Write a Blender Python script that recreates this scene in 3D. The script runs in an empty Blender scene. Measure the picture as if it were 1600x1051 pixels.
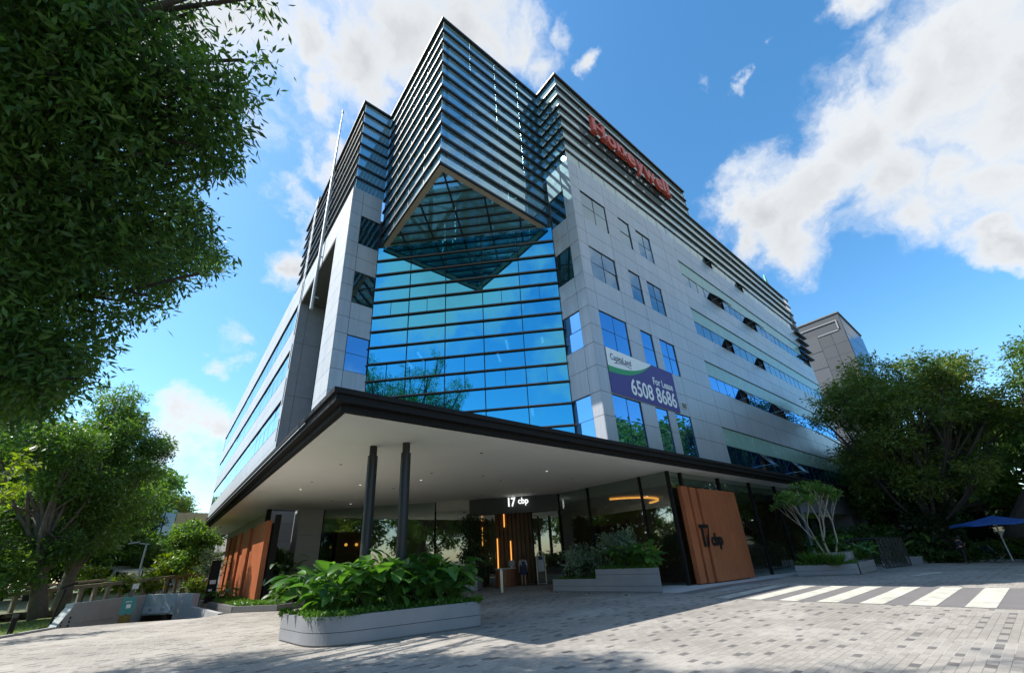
import bpy, bmesh, math, random
import numpy as np
from mathutils import Vector, Matrix
PI = math.pi
S = bpy.context.scene
C = S.collection

# ------------------------------------------------------------------ camera
H = 1.6
RM = [[0.7791813156928445, -0.6245995887141248, -0.05245789791169407],
      [0.2048818662528954, 0.33289225619922114, -0.9204380297680681],
      [0.5923680428212666, 0.7064404430245613, 0.3873525555658094]]
FPX, CX, CY = 639.6114, 800.0, 600.5
cam_d = bpy.data.cameras.new('camera')
cam = bpy.data.objects.new('camera', cam_d); C.objects.link(cam)
cam_d.sensor_width = 36.0; cam_d.lens = 36.0 * FPX / 1600.0
cam_d.shift_y = 75.0 / 1600.0
cam_d.clip_start = 0.1; cam_d.clip_end = 3000
m3 = Matrix((RM[0], [-v for v in RM[1]], [-v for v in RM[2]])).transposed()
cam.matrix_world = Matrix.Translation((0, 0, H)) @ m3.to_4x4()
S.camera = cam

def ray(u, v):
    a, b = (u - CX) / FPX, (v - CY) / FPX
    return Vector([RM[0][i] * a + RM[1][i] * b + RM[2][i] for i in range(3)])
def gz(x):                                   # the forecourt falls slightly to the right
    return 0.0 if x < 19 else -0.0155 * (min(x, 60) - 19)
def G(u, v):                                 # survey point: ground seen at a pixel
    d = ray(u, v); z = 0.0
    for i in range(30):
        t = (z - H) / d.z; z = gz(t * d.x)
    return Vector((t * d.x, t * d.y, z))
def P(u, v, dist):                           # survey point at a horizontal distance
    d = ray(u, v); h = math.hypot(d.x, d.y)
    return Vector((0, 0, H)) + d * (dist / h)

# ------------------------------------------------------------------ world, sun, exposure
SUN = Vector((-0.65, 0.50, 1.0)).normalized()
SUN_EL = math.asin(SUN.z); SUN_ROT = math.atan2(SUN.x, SUN.y)
world = bpy.data.worlds.new('World'); S.world = world
world.use_nodes = True
def build_world():
    nt = world.node_tree; N = nt.nodes; L = nt.links
    N.clear()
    out = N.new('ShaderNodeOutputWorld')
    sky = N.new('ShaderNodeTexSky'); sky.sky_type = 'NISHITA'; sky.sun_disc = False
    sky.sun_elevation = SUN_EL; sky.sun_rotation = SUN_ROT
    sky.air_density = 1.0; sky.dust_density = 0.5; sky.ozone_density = 1.6
    hs = N.new('ShaderNodeHueSaturation'); hs.inputs['Saturation'].default_value = 1.28; hs.inputs['Hue'].default_value = .492
    L.new(sky.outputs[0], hs.inputs['Color'])
    bg = N.new('ShaderNodeBackground'); bg.inputs[1].default_value = 0.142
    L.new(hs.outputs[0], bg.inputs[0])
    tc = N.new('ShaderNodeTexCoord'); D = tc.outputs['Generated']
    def M(op, a, b=None, c=None):
        n = N.new('ShaderNodeMath'); n.operation = op
        for i, x in enumerate((a, b, c)):
            if x is None: continue
            if isinstance(x, (int, float)): n.inputs[i].default_value = x
            else: L.new(x, n.inputs[i])
        return n.outputs[0]
    def noise(scale, detail, rough, vec=D, dist=0.0):
        n = N.new('ShaderNodeTexNoise'); n.inputs['Scale'].default_value = scale
        n.inputs['Detail'].default_value = detail; n.inputs['Roughness'].default_value = rough
        n.inputs['Distortion'].default_value = dist
        L.new(vec, n.inputs['Vector']); return n
    def V(op, a, b):
        n = N.new('ShaderNodeVectorMath'); n.operation = op
        for i, x in enumerate((a, b)):
            if isinstance(x, (tuple, list)): n.inputs[i].default_value = x
            else: L.new(x, n.inputs[i])
        return n
    w1 = V('MULTIPLY', V('SUBTRACT', noise(4.0, 6, .6).outputs['Color'], (.5, .5, .5)).outputs[0], (.30, .30, .30)).outputs[0]
    W = V('ADD', D, w1).outputs[0]
    blobs = [  # (pixel u, v, radius in pixels, weight)
        (1190, 330, 75, 1), (1250, 290, 105, 1), (1330, 210, 125, 1), (1420, 130, 150, 1), (1530, 70, 190, 1), (1650, 60, 220, 1),
        (1250, 360, 75, .9), (1400, 290, 110, 1), (1180, 390, 40, .8), (1470, 320, 70, .8), (1560, 340, 65, 1), (1600, 260, 110, .9), (1520, 240, 80, .8),
        (1270, 40, 55, .6), (1330, 5, 70, .9), (1240, 80, 26, .6), (1165, 85, 32, .75), (1140, 115, 20, .5), (1082, 135, 24, .75), (1078, 170, 20, .65), (930, 80, 28, .7), (1320, 372, 26, .5),
        (470, 30, 80, .95), (560, 60, 110, 1), (640, 30, 120, 1), (730, 40, 110, .95), (800, 50, 80, .8), (845, 90, 45, .7), (870, 30, 40, .6), (600, 130, 70, .8), (490, 100, 60, .8),
        (445, 225, 52, .85), (440, 290, 52, .85), (470, 320, 48, .8), (500, 250, 50, .85), (460, 375, 40, .9), (450, 420, 38, .9), (425, 180, 36, .7), (520, 200, 40, .8),
        (360, 570, 34, .85), (378, 520, 30, .5), (318, 672, 56, .72), (350, 690, 60, .72), (288, 698, 56, .72), (265, 735, 54, .68), (330, 745, 64, .68), (262, 690, 36, .68), (300, 785, 60, .6), (240, 760, 36, .5)]
    acc = None
    for (u, v, r, w) in blobs:
        d = ray(u, v); ln = d.length; d.normalize()
        if u > 1100 and r > 60: r *= 1.14
        ca = FPX / (ln * FPX)
        rad = r / FPX * ca * (ca if ca > .6 else .75)
        rad = max(rad, .02)
        ds = V('DISTANCE', W, tuple(d)).outputs['Value']
        b = M('MULTIPLY_ADD', ds, -w / (rad * 1.45), w)
        acc = b if acc is None else M('SMOOTH_MAX', acc, b, .08)
    for (dv, rad) in (((-.35, .45, 1.0), .52), ((-.75, .2, .9), .42), ((.75, -.55, 1.05), .36), ((-.9, -.5, .75), .22)):  # clouds added out of view, to brighten what the glass mirrors
        d = Vector(dv).normalized(); ds = V('DISTANCE', W, tuple(d)).outputs['Value']
        acc = M('SMOOTH_MAX', acc, M('MULTIPLY_ADD', ds, -1.1 / rad, 1.1), .08)
    acc = M('MAXIMUM', acc, 0.0)
    # scattered cumulus on the half of the sky behind the viewpoint
    back = V('DOT_PRODUCT', D, tuple(Vector(RM[2]))).outputs['Value']
    mask = M('MULTIPLY_ADD', back, -3.0, 0.2)
    mask = M('MINIMUM', M('MAXIMUM', mask, 0.0), 1.0)
    gen = M('MULTIPLY_ADD', noise(2.6, 5, .55, D).outputs['Fac'], 3.4, -1.86)
    gen = M('MULTIPLY', M('MAXIMUM', gen, 0.0), mask)
    acc = M('MAXIMUM', acc, gen)
    fb = noise(9.0, 9, .62, W).outputs['Fac']
    dens = M('ADD', acc, M('MULTIPLY_ADD', fb, .95, -.56))
    mr = N.new('ShaderNodeMapRange'); mr.interpolation_type = 'SMOOTHSTEP'
    L.new(dens, mr.inputs[0]); mr.inputs[1].default_value = 0.03; mr.inputs[2].default_value = 0.60
    cov = M('MULTIPLY', mr.outputs[0], M('MINIMUM', M('MULTIPLY', acc, 6.0), 1.0))
    # thick cores of the clouds let less light through
    core = N.new('ShaderNodeValToRGB')
    L.new(M('ADD', M('MULTIPLY_ADD', acc, .80, -.02), M('ADD', M('MULTIPLY_ADD', fb, .55, -.30), M('MULTIPLY_ADD', noise(2.2, 3, .5, W).outputs['Fac'], .5, -.25))), core.inputs[0])
    e = core.color_ramp.elements
    e[0].position = .18; e[0].color = (.505, .52, .535, 1)
    e[1].position = .95; e[1].color = (.265, .28, .295, 1)
    x = core.color_ramp.elements.new(.42); x.color = (.425, .44, .455, 1)
    bg2 = N.new('ShaderNodeBackground'); L.new(core.outputs[0], bg2.inputs[0]); bg2.inputs[1].default_value = 1.0
    mx = N.new('ShaderNodeMixShader'); L.new(cov, mx.inputs[0]); L.new(bg.outputs[0], mx.inputs[1]); L.new(bg2.outputs[0], mx.inputs[2])
    L.new(mx.outputs[0], out.inputs[0])
build_world()
sun_d = bpy.data.lights.new('sun', 'SUN'); sun_d.energy = 3.8; sun_d.angle = math.radians(.5); sun_d.color = (1, .95, .87)
sun = bpy.data.objects.new('sun', sun_d); C.objects.link(sun)
sun.rotation_euler = SUN.to_track_quat('Z', 'Y').to_euler(); sun.location = (0, 0, 60)
S.view_settings.view_transform = 'Standard'; S.view_settings.look = 'None'
S.view_settings.exposure = 1.0; S.view_settings.gamma = 1.0; S.view_settings.use_curve_mapping = False
S.cycles.max_bounces = 8; S.cycles.transparent_max_bounces = 12; S.cycles.caustics_reflective = False; S.cycles.caustics_refractive = False
S.cycles.sample_clamp_indirect = 6.0
try: S.cycles.use_denoising = True
except Exception: pass

# ------------------------------------------------------------------ helpers
class MB:
    """collects faces and links them as ONE mesh object"""
    def __init__(s): s.v = []; s.f = []; s.a = []
    def face(s, pts, a=None):
        i = len(s.v); s.v += [tuple(p) for p in pts]; s.f.append(tuple(range(i, i + len(pts)))); s.a.append(random.random() if a is None else a)
    def box(s, x0, x1, y0, y1, z0, z1, a=None):
        if a is None: a = random.random()
        i = len(s.v)
        s.v += [(x0, y0, z0), (x1, y0, z0), (x1, y1, z0), (x0, y1, z0), (x0, y0, z1), (x1, y0, z1), (x1, y1, z1), (x0, y1, z1)]
        for q in ((0, 3, 2, 1), (4, 5, 6, 7), (0, 1, 5, 4), (1, 2, 6, 5), (2, 3, 7, 6), (3, 0, 4, 7)):
            s.f.append(tuple(i + k for k in q)); s.a.append(a)
    def obox(s, p, ux, uy, uz, a=None):          # oriented box from a corner and three edges
        p = Vector(p); ux = Vector(ux); uy = Vector(uy); uz = Vector(uz)
        if a is None: a = random.random()
        i = len(s.v)
        s.v += [tuple(q) for q in (p, p + ux, p + ux + uy, p + uy, p + uz, p + ux + uz, p + ux + uy + uz, p + uy + uz)]
        for q in ((0, 3, 2, 1), (4, 5, 6, 7), (0, 1, 5, 4), (1, 2, 6, 5), (2, 3, 7, 6), (3, 0, 4, 7)):
            s.f.append(tuple(i + k for k in q)); s.a.append(a)
    def prism(s, poly, z0, z1, taper=None, cap=True, a=None):
        n = len(poly); i = len(s.v)
        top = taper or poly
        zz0 = z0 if callable(z0) else (lambda x: z0); zz1 = z1 if callable(z1) else (lambda x: z1)
        s.v += [(p[0], p[1], zz0(p[0])) for p in poly] + [(p[0], p[1], zz1(p[0])) for p in top]
        a = random.random() if a is None else a
        for k in range(n):
            s.f.append((i + k, i + (k + 1) % n, i + n + (k + 1) % n, i + n + k)); s.a.append(a)
        if cap:
            s.f.append(tuple(i + n + k for k in range(n))); s.a.append(a)
            s.f.append(tuple(i + k for k in reversed(range(n)))); s.a.append(a)
    def tube(s, pts, rad, n=8, a=None, cap=True):
        pts = [Vector(p) for p in pts]
        if not hasattr(rad, '__len__'): rad = [rad] * len(pts)
        i0 = len(s.v); a = random.random() if a is None else a
        prev = None
        for k, p in enumerate(pts):
            t = (pts[min(k + 1, len(pts) - 1)] - pts[max(k - 1, 0)])
            if t.length < 1e-6: t = Vector((0, 0, 1))
            t.normalize()
            ref = prev if prev is not None else (Vector((1, 0, 0)) if abs(t.x) < .9 else Vector((0, 1, 0)))
            u = (ref - t * ref.dot(t)).normalized(); w = t.cross(u); prev = u
            for j in range(n):
                an = 2 * PI * j / n
                s.v.append(tuple(p + (u * math.cos(an) + w * math.sin(an)) * rad[k]))
        for k in range(len(pts) - 1):
            for j in range(n):
                s.f.append((i0 + k * n + j, i0 + k * n + (j + 1) % n, i0 + (k + 1) * n + (j + 1) % n, i0 + (k + 1) * n + j)); s.a.append(a)
        if cap:
            s.f.append(tuple(i0 + j for j in reversed(range(n)))); s.a.append(a)
            e = i0 + (len(pts) - 1) * n
            s.f.append(tuple(e + j for j in range(n))); s.a.append(a)
    def poly_bar(s, path, d0, d1, z0, z1):
        """bar with mitred corners along a plan path; d = inward offset (to the right of travel)"""
        def off(d):
            r = []
            for k in range(len(path)):
                p = Vector(path[k])
                ns = []
                for (a, b) in ((k - 1, k), (k, k + 1)):
                    if a < 0 or b >= len(path): continue
                    t = (Vector(path[b]) - Vector(path[a])).normalized(); ns.append(Vector((t.y, -t.x)))
                if len(ns) == 1: r.append(p + ns[0] * d)
                else:
                    m = (ns[0] + ns[1]).normalized(); r.append(p + m * (d / max(m.dot(ns[0]), .2)))
            return r
        A, B = off(d0), off(d1); n = len(path); i = len(s.v)
        for k in range(n):
            s.v += [(A[k].x, A[k].y, z0), (B[k].x, B[k].y, z0), (B[k].x, B[k].y, z1), (A[k].x, A[k].y, z1)]
        for k in range(n - 1):
            for j in range(4):
                s.f.append((i + 4 * k + j, i + 4 * k + (j + 1) % 4, i + 4 * k + 4 + (j + 1) % 4, i + 4 * k + 4 + j)); s.a.append(.5)
        s.f.append((i, i + 1, i + 2, i + 3)); e = i + 4 * (n - 1); s.f.append((e + 3, e + 2, e + 1, e)); s.a += [.5, .5]
    def build(s, name, mat, parent=None, smooth=False, loc=None):
        o = mesh_obj(name, np.array(s.v, dtype=np.float32).reshape(-1, 3), s.f, mat, parent, s.a, smooth)
        bm = bmesh.new(); bm.from_mesh(o.data); bmesh.ops.recalc_face_normals(bm, faces=bm.faces); bm.to_mesh(o.data); bm.free()
        return o

def mesh_obj(name, V, F, mat, parent=None, attr=None, smooth=False):
    me = bpy.data.meshes.new(name)
    if isinstance(F, np.ndarray):
        nf, k = F.shape
        me.vertices.add(len(V)); me.vertices.foreach_set('co', np.ascontiguousarray(V, dtype=np.float32).ravel())
        me.loops.add(nf * k); me.loops.foreach_set('vertex_index', np.ascontiguousarray(F, dtype=np.int32).ravel())
        me.polygons.add(nf); me.polygons.foreach_set('loop_start', np.arange(0, nf * k, k, dtype=np.int32))
        me.update(calc_edges=True)
    else:
        me.from_pydata([tuple(map(float, v)) for v in V], [], F); me.update()
    if attr is not None:
        at = me.attributes.new('v', 'FLOAT', 'FACE'); at.data.foreach_set('value', np.array(attr, dtype=np.float32))
    if smooth: me.polygons.foreach_set('use_smooth', np.ones(len(me.polygons), dtype=bool))
    o = bpy.data.objects.new(name, me); C.objects.link(o)
    if mat: me.materials.append(mat)
    if parent is not None:
        o.parent = parent
        if parent.type == 'EMPTY' or True:
            bpy_loc = world_of(parent); o.matrix_parent_inverse = bpy_loc.inverted()
    return o
def world_of(o):
    m = o.matrix_basis.copy()
    if o.parent: m = world_of(o.parent) @ o.matrix_parent_inverse @ m
    return m
def thing(name, label, cat, loc=(0, 0, 0), group=None):
    o = bpy.data.objects.new(name, None); C.objects.link(o); o.location = loc
    o.empty_display_size = .3
    return tag(o, label, cat, group)
def tag(o, label=None, cat=None, group=None, kind=None):
    if label: o['label'] = label
    if cat: o['category'] = cat
    if group: o['group'] = group
    if kind: o['kind'] = kind
    return o
def structure(o): o['kind'] = 'structure'; return o
def copy_tree(o, label, loc=None, rz=0.0, sc=1.0, parent=None, keep=False):
    c = o.copy(); C.objects.link(c)
    if parent is not None: c.parent = parent
    else:
        c['label'] = label
        if loc is not None: c.location = loc
        c.rotation_euler = (0, 0, rz); c.scale = (sc, sc, sc)
    for ch in list(o.children): copy_tree(ch, None, parent=c)
    return c
def text_obj(name, s, size, mat, mw, parent=None, extrude=.02, offset=0.0, align='LEFT', sx=1.0):
    cu = bpy.data.curves.new(name, 'FONT'); cu.body = s; cu.size = size; cu.extrude = extrude; cu.offset = offset; cu.align_x = align; cu.resolution_u = 4
    t = bpy.data.objects.new('tmp', cu); C.objects.link(t)
    dg = bpy.context.evaluated_depsgraph_get()
    me = bpy.data.meshes.new_from_object(t.evaluated_get(dg)); bpy.data.objects.remove(t); bpy.data.curves.remove(cu)
    me.transform(mw @ Matrix.Diagonal((sx, 1, 1, 1)))
    me.name = name; me.materials.clear(); me.materials.append(mat)
    o = bpy.data.objects.new(name, me); C.objects.link(o)
    if parent is not None: o.parent = parent; o.matrix_parent_inverse = world_of(parent).inverted()
    return o
def face_mat(origin, xdir, up=(0, 0, 1)):     # text plane: x along xdir, y up
    x = Vector(xdir).normalized(); y = Vector(up); z = x.cross(y)
    m = Matrix((x, y, z)).transposed().to_4x4(); m.translation = Vector(origin); return m

# ------------------------------------------------------------------ materials
def mat_new(name):
    m = bpy.data.materials.new(name); m.use_nodes = True; nt = m.node_tree
    return m, nt, nt.nodes['Principled BSDF'], nt.nodes['Material Output']
def plain(name, col, rough=.5, metal=0.0, var=.12, nscale=6.0, bump=0.0, spec=.5, bscale=40.0, attr=.0, streak=0.0):
    m, nt, b, out = mat_new(name); N, L = nt.nodes, nt.links
    tc = N.new('ShaderNodeTexCoord'); n = N.new('ShaderNodeTexNoise'); n.inputs['Scale'].default_value = nscale; n.inputs['Detail'].default_value = 6; n.inputs['Roughness'].default_value = .6
    L.new(tc.outputs['Object'], n.inputs['Vector'])
    r = N.new('ShaderNodeMapRange'); L.new(n.outputs['Fac'], r.inputs[0]); r.inputs[1].default_value = .25; r.inputs[2].default_value = .75; r.inputs[3].default_value = 1 - var; r.inputs[4].default_value = 1 + var
    val = r.outputs[0]
    if attr:
        at = N.new('ShaderNodeAttribute'); at.attribute_name = 'v'
        q = N.new('ShaderNodeMath'); q.operation = 'MULTIPLY_ADD'; L.new(at.outputs['Fac'], q.inputs[0]); q.inputs[1].default_value = 2 * attr; q.inputs[2].default_value = 1 - attr
        q2 = N.new('ShaderNodeMath'); q2.operation = 'MULTIPLY'; L.new(val, q2.inputs[0]); L.new(q.outputs[0], q2.inputs[1]); val = q2.outputs[0]
    if streak:                                        # rain streaks running down the panels
        mp = N.new('ShaderNodeMapping'); mp.inputs['Scale'].default_value = (5, 5, .18); L.new(tc.outputs['Object'], mp.inputs[0])
        n3 = N.new('ShaderNodeTexNoise'); n3.inputs['Scale'].default_value = 1.0; n3.inputs['Detail'].default_value = 5; n3.inputs['Roughness'].default_value = .7; L.new(mp.outputs[0], n3.inputs['Vector'])
        r3 = N.new('ShaderNodeMapRange'); L.new(n3.outputs['Fac'], r3.inputs[0]); r3.inputs[1].default_value = .35; r3.inputs[2].default_value = .62; r3.inputs[3].default_value = 1 - streak; r3.inputs[4].default_value = 1.0
        q3 = N.new('ShaderNodeMath'); q3.operation = 'MULTIPLY'; L.new(val, q3.inputs[0]); L.new(r3.outputs[0], q3.inputs[1]); val = q3.outputs[0]
    mx = N.new('ShaderNodeVectorMath'); mx.operation = 'SCALE'; mx.inputs[0].default_value = col; L.new(val, mx.inputs['Scale'])
    L.new(mx.outputs[0], b.inputs['Base Color'])
    rr = N.new('ShaderNodeMapRange'); L.new(n.outputs['Fac'], rr.inputs[0]); rr.inputs[3].default_value = max(rough - .1, .02); rr.inputs[4].default_value = min(rough + .1, 1); L.new(rr.outputs[0], b.inputs['Roughness'])
    b.inputs['Metallic'].default_value = metal; b.inputs['Specular IOR Level'].default_value = spec
    if bump:
        n2 = N.new('ShaderNodeTexNoise'); n2.inputs['Scale'].default_value = bscale; n2.inputs['Detail'].default_value = 4; L.new(tc.outputs['Object'], n2.inputs['Vector'])
        bp = N.new('ShaderNodeBump'); bp.inputs['Strength'].default_value = bump; bp.inputs['Distance'].default_value = .02; L.new(n2.outputs['Fac'], bp.inputs['Height']); L.new(bp.outputs[0], b.inputs['Normal'])
    return m
def glass(name, refl, base, trans=0.0, tcol=(.5, .7, .75), inner=(.01, .015, .02), wave=.02, wscale=.6, f0=.35):
    """coated facade glass: a tinted mirror over a dark or see-through body"""
    m, nt, b, out = mat_new(name); N, L = nt.nodes, nt.links; N.remove(b)
    tc = N.new('ShaderNodeTexCoord'); n = N.new('ShaderNodeTexNoise'); n.inputs['Scale'].default_value = wscale; n.inputs['Detail'].default_value = 1; L.new(tc.outputs['Object'], n.inputs['Vector'])
    bp = N.new('ShaderNodeBump'); bp.inputs['Strength'].default_value = wave; bp.inputs['Distance'].default_value = .1; L.new(n.outputs['Fac'], bp.inputs['Height'])
    gl = N.new('ShaderNodeBsdfGlossy'); gl.inputs['Roughness'].default_value = .015; gl.inputs['Color'].default_value = (*refl, 1); L.new(bp.outputs[0], gl.inputs['Normal'])
    df = N.new('ShaderNodeBsdfDiffuse'); df.inputs['Color'].default_value = (*inner, 1)
    body = df.outputs[0]
    if trans:
        tr = N.new('ShaderNodeBsdfTransparent'); tr.inputs['Color'].default_value = (*tcol, 1)
        mm = N.new('ShaderNodeMixShader'); mm.inputs[0].default_value = trans; L.new(df.outputs[0], mm.inputs[1]); L.new(tr.outputs[0], mm.inputs[2]); body = mm.outputs[0]
    fr = N.new('ShaderNodeLayerWeight'); fr.inputs['Blend'].default_value = .5
    mr = N.new('ShaderNodeMath'); mr.operation = 'POWER'; L.new(fr.outputs['Facing'], mr.inputs[0]); mr.inputs[1].default_value = 3.0
    ma = N.new('ShaderNodeMath'); ma.operation = 'MULTIPLY_ADD'; L.new(mr.outputs[0], ma.inputs[0]); ma.inputs[1].default_value = 1 - f0; ma.inputs[2].default_value = f0
    mx = N.new('ShaderNodeMixShader'); L.new(ma.outputs[0], mx.inputs[0]); L.new(body, mx.inputs[1]); L.new(gl.outputs[0], mx.inputs[2])
    L.new(mx.outputs[0], out.inputs[0]); return m
def emit(name, col, s):
    m, nt, b, out = mat_new(name); b.inputs['Base Color'].default_value = (*col, 1); b.inputs['Emission Color'].default_value = (*col, 1); b.inputs['Emission Strength'].default_value = s; return m
def leafmat(name, ca, cb, trans=.35, rough=.42, tcol=None):
    m, nt, b, out = mat_new(name); N, L = nt.nodes, nt.links
    at = N.new('ShaderNodeAttribute'); at.attribute_name = 'v'
    oi = N.new('ShaderNodeObjectInfo')
    mx = N.new('ShaderNodeMix'); mx.data_type = 'RGBA'; L.new(at.outputs['Fac'], mx.inputs[0]); mx.inputs[6].default_value = (*ca, 1); mx.inputs[7].default_value = (*cb, 1)
    L.new(mx.outputs[2], b.inputs['Base Color']); b.inputs['Roughness'].default_value = rough; b.inputs['Specular IOR Level'].default_value = .35
    tl = N.new('ShaderNodeBsdfTranslucent')
    t2 = N.new('ShaderNodeMix'); t2.data_type = 'RGBA'; t2.blend_type = 'MULTIPLY'; t2.inputs[0].default_value = 1; L.new(mx.outputs[2], t2.inputs[6]); t2.inputs[7].default_value = (*(tcol or (1.5, 1.7, .5)), 1); L.new(t2.outputs[2], tl.inputs['Color'])
    ms = N.new('ShaderNodeMixShader'); ms.inputs[0].default_value = trans; L.new(b.outputs[0], ms.inputs[1]); L.new(tl.outputs[0], ms.inputs[2]); L.new(ms.outputs[0], out.inputs[0]); return m
def pavermat(name, light, dark, pl=.22, pw=.112):
    m, nt, b, out = mat_new(name); N, L = nt.nodes, nt.links
    def M(op, a, b_=None, c=None):
        n = N.new('ShaderNodeMath'); n.operation = op
        for i, x in enumerate((a, b_, c)):
            if x is None: continue
            if isinstance(x, (int, float)): n.inputs[i].default_value = x
            else: L.new(x, n.inputs[i])
        return n.outputs[0]
    tc = N.new('ShaderNodeTexCoord'); sp = N.new('ShaderNodeSeparateXYZ'); L.new(tc.outputs['Object'], sp.inputs[0])
    y = M('DIVIDE', sp.outputs[1], pw); row = M('FLOOR', y); fy = M('FRACT', y)
    x = M('ADD', M('DIVIDE', sp.outputs[0], pl), M('MULTIPLY', M('FLOORED_MODULO', row, 2.0), .5)); col = M('FLOOR', x); fx = M('FRACT', x)
    cb = N.new('ShaderNodeCombineXYZ'); L.new(row, cb.inputs[0]); L.new(col, cb.inputs[1])
    wn = N.new('ShaderNodeTexWhiteNoise'); wn.noise_dimensions = '2D'; L.new(cb.outputs[0], wn.inputs['Vector'])
    # dark pavers, set in staggered diagonals with gaps
    r3 = M('LESS_THAN', M('FLOORED_MODULO', row, 3.0), .5)
    c3 = M('LESS_THAN', M('FLOORED_MODULO', M('ADD', col, M('FLOOR', M('MULTIPLY', row, .34))), 3.0), .5)
    keep = M('LESS_THAN', wn.outputs['Value'], .52)
    extra = M('GREATER_THAN', wn.outputs['Value'], .985)
    isd = M('MAXIMUM', M('MULTIPLY', M('MULTIPLY', r3, c3), keep), extra)
    # joints
    jx = M('MINIMUM', fx, M('SUBTRACT', 1.0, fx)); jy = M('MINIMUM', fy, M('SUBTRACT', 1.0, fy))
    jd = M('MINIMUM', M('MULTIPLY', jx, pl), M('MULTIPLY', jy, pw))
    joint = N.new('ShaderNodeMapRange'); L.new(jd, joint.inputs[0]); joint.inputs[1].default_value = .0015; joint.inputs[2].default_value = .006
    big = N.new('ShaderNodeTexNoise'); big.inputs['Scale'].default_value = .35; big.inputs['Detail'].default_value = 7; big.inputs['Roughness'].default_value = .65; L.new(tc.outputs['Object'], big.inputs['Vector'])
    fine = N.new('ShaderNodeTexNoise'); fine.inputs['Scale'].default_value = 30; fine.inputs['Detail'].default_value = 6; L.new(tc.outputs['Object'], fine.inputs['Vector'])
    mx = N.new('ShaderNodeMix'); mx.data_type = 'RGBA'; L.new(isd, mx.inputs[0]); mx.inputs[6].default_value = (*light, 1); mx.inputs[7].default_value = (*dark, 1)
    wear = N.new('ShaderNodeTexNoise'); wear.inputs['Scale'].default_value = 1.0; wear.inputs['Detail'].default_value = 5; wear.inputs['Distortion'].default_value = .6
    wmap = N.new('ShaderNodeMapping'); wmap.inputs['Rotation'].default_value = (0, 0, .55); wmap.inputs['Scale'].default_value = (.10, .75, 1); L.new(tc.outputs['Object'], wmap.inputs[0]); L.new(wmap.outputs[0], wear.inputs['Vector'])
    spots = N.new('ShaderNodeTexNoise'); spots.inputs['Scale'].default_value = 2.3; spots.inputs['Detail'].default_value = 3; L.new(tc.outputs['Object'], spots.inputs['Vector'])
    sm = N.new('ShaderNodeMapRange'); L.new(spots.outputs['Fac'], sm.inputs[0]); sm.inputs[1].default_value = .63; sm.inputs[2].default_value = .72; sm.inputs[3].default_value = 1.0; sm.inputs[4].default_value = .80
    wm = M('MULTIPLY', M('MULTIPLY_ADD', wear.outputs['Fac'], .55, .72), sm.outputs[0])
    k = M('MULTIPLY', M('MULTIPLY', wm, M('MULTIPLY_ADD', wn.outputs['Value'], .22, .89)), M('MULTIPLY', M('MULTIPLY_ADD', big.outputs['Fac'], .7, .65), M('MULTIPLY_ADD', fine.outputs['Fac'], .4, .8)))
    sc = N.new('ShaderNodeVectorMath'); sc.operation = 'SCALE'; L.new(mx.outputs[2], sc.inputs[0]); L.new(k, sc.inputs['Scale'])
    # light mortar in some joints, dark in others
    jn = N.new('ShaderNodeMix'); jn.data_type = 'RGBA'; L.new(M('GREATER_THAN', big.outputs['Fac'], .53), jn.inputs[0]); jn.inputs[6].default_value = (.16, .155, .15, 1); jn.inputs[7].default_value = (.42, .41, .39, 1)
    m2 = N.new('ShaderNodeMix'); m2.data_type = 'RGBA'; L.new(joint.outputs[0], m2.inputs[0]); L.new(jn.outputs[2], m2.inputs[6]); L.new(sc.outputs[0], m2.inputs[7])
    L.new(m2.outputs[2], b.inputs['Base Color']); b.inputs['Roughness'].default_value = .8; b.inputs['Specular IOR Level'].default_value = .3
    bp = N.new('ShaderNodeBump'); bp.inputs['Strength'].default_value = .35; bp.inputs['Distance'].default_value = .006
    L.new(M('ADD', joint.outputs[0], M('MULTIPLY', fine.outputs['Fac'], .4)), bp.inputs['Height']); L.new(bp.outputs[0], b.inputs['Normal'])
    return m

def woodmat(name, col, scale=1.0):
    m, nt, b, out = mat_new(name); N, L = nt.nodes, nt.links
    tc = N.new('ShaderNodeTexCoord'); mp = N.new('ShaderNodeMapping'); mp.inputs['Scale'].default_value = (14 * scale, 14 * scale, .7 * scale); L.new(tc.outputs['Object'], mp.inputs[0])
    n = N.new('ShaderNodeTexNoise'); n.inputs['Scale'].default_value = 1.6; n.inputs['Detail'].default_value = 8; n.inputs['Distortion'].default_value = .4; L.new(mp.outputs[0], n.inputs['Vector'])
    n2 = N.new('ShaderNodeTexNoise'); n2.inputs['Scale'].default_value = .8; n2.inputs['Detail'].default_value = 4; L.new(tc.outputs['Object'], n2.inputs['Vector'])
    r = N.new('ShaderNodeValToRGB'); L.new(n.outputs['Fac'], r.inputs[0]); r.color_ramp.elements[0].position = .3; r.color_ramp.elements[1].position = .75
    r.color_ramp.elements[0].color = (*[c * .72 for c in col], 1); r.color_ramp.elements[1].color = (*[min(c * 1.22, 1) for c in col], 1)
    k = N.new('ShaderNodeMath'); k.operation = 'MULTIPLY_ADD'; L.new(n2.outputs['Fac'], k.inputs[0]); k.inputs[1].default_value = .5; k.inputs[2].default_value = .75
    s = N.new('ShaderNodeVectorMath'); s.operation = 'SCALE'; L.new(r.outputs[0], s.inputs[0]); L.new(k.outputs[0], s.inputs['Scale']); L.new(s.outputs[0], b.inputs['Base Color'])
    b.inputs['Roughness'].default_value = .5; return m

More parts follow.
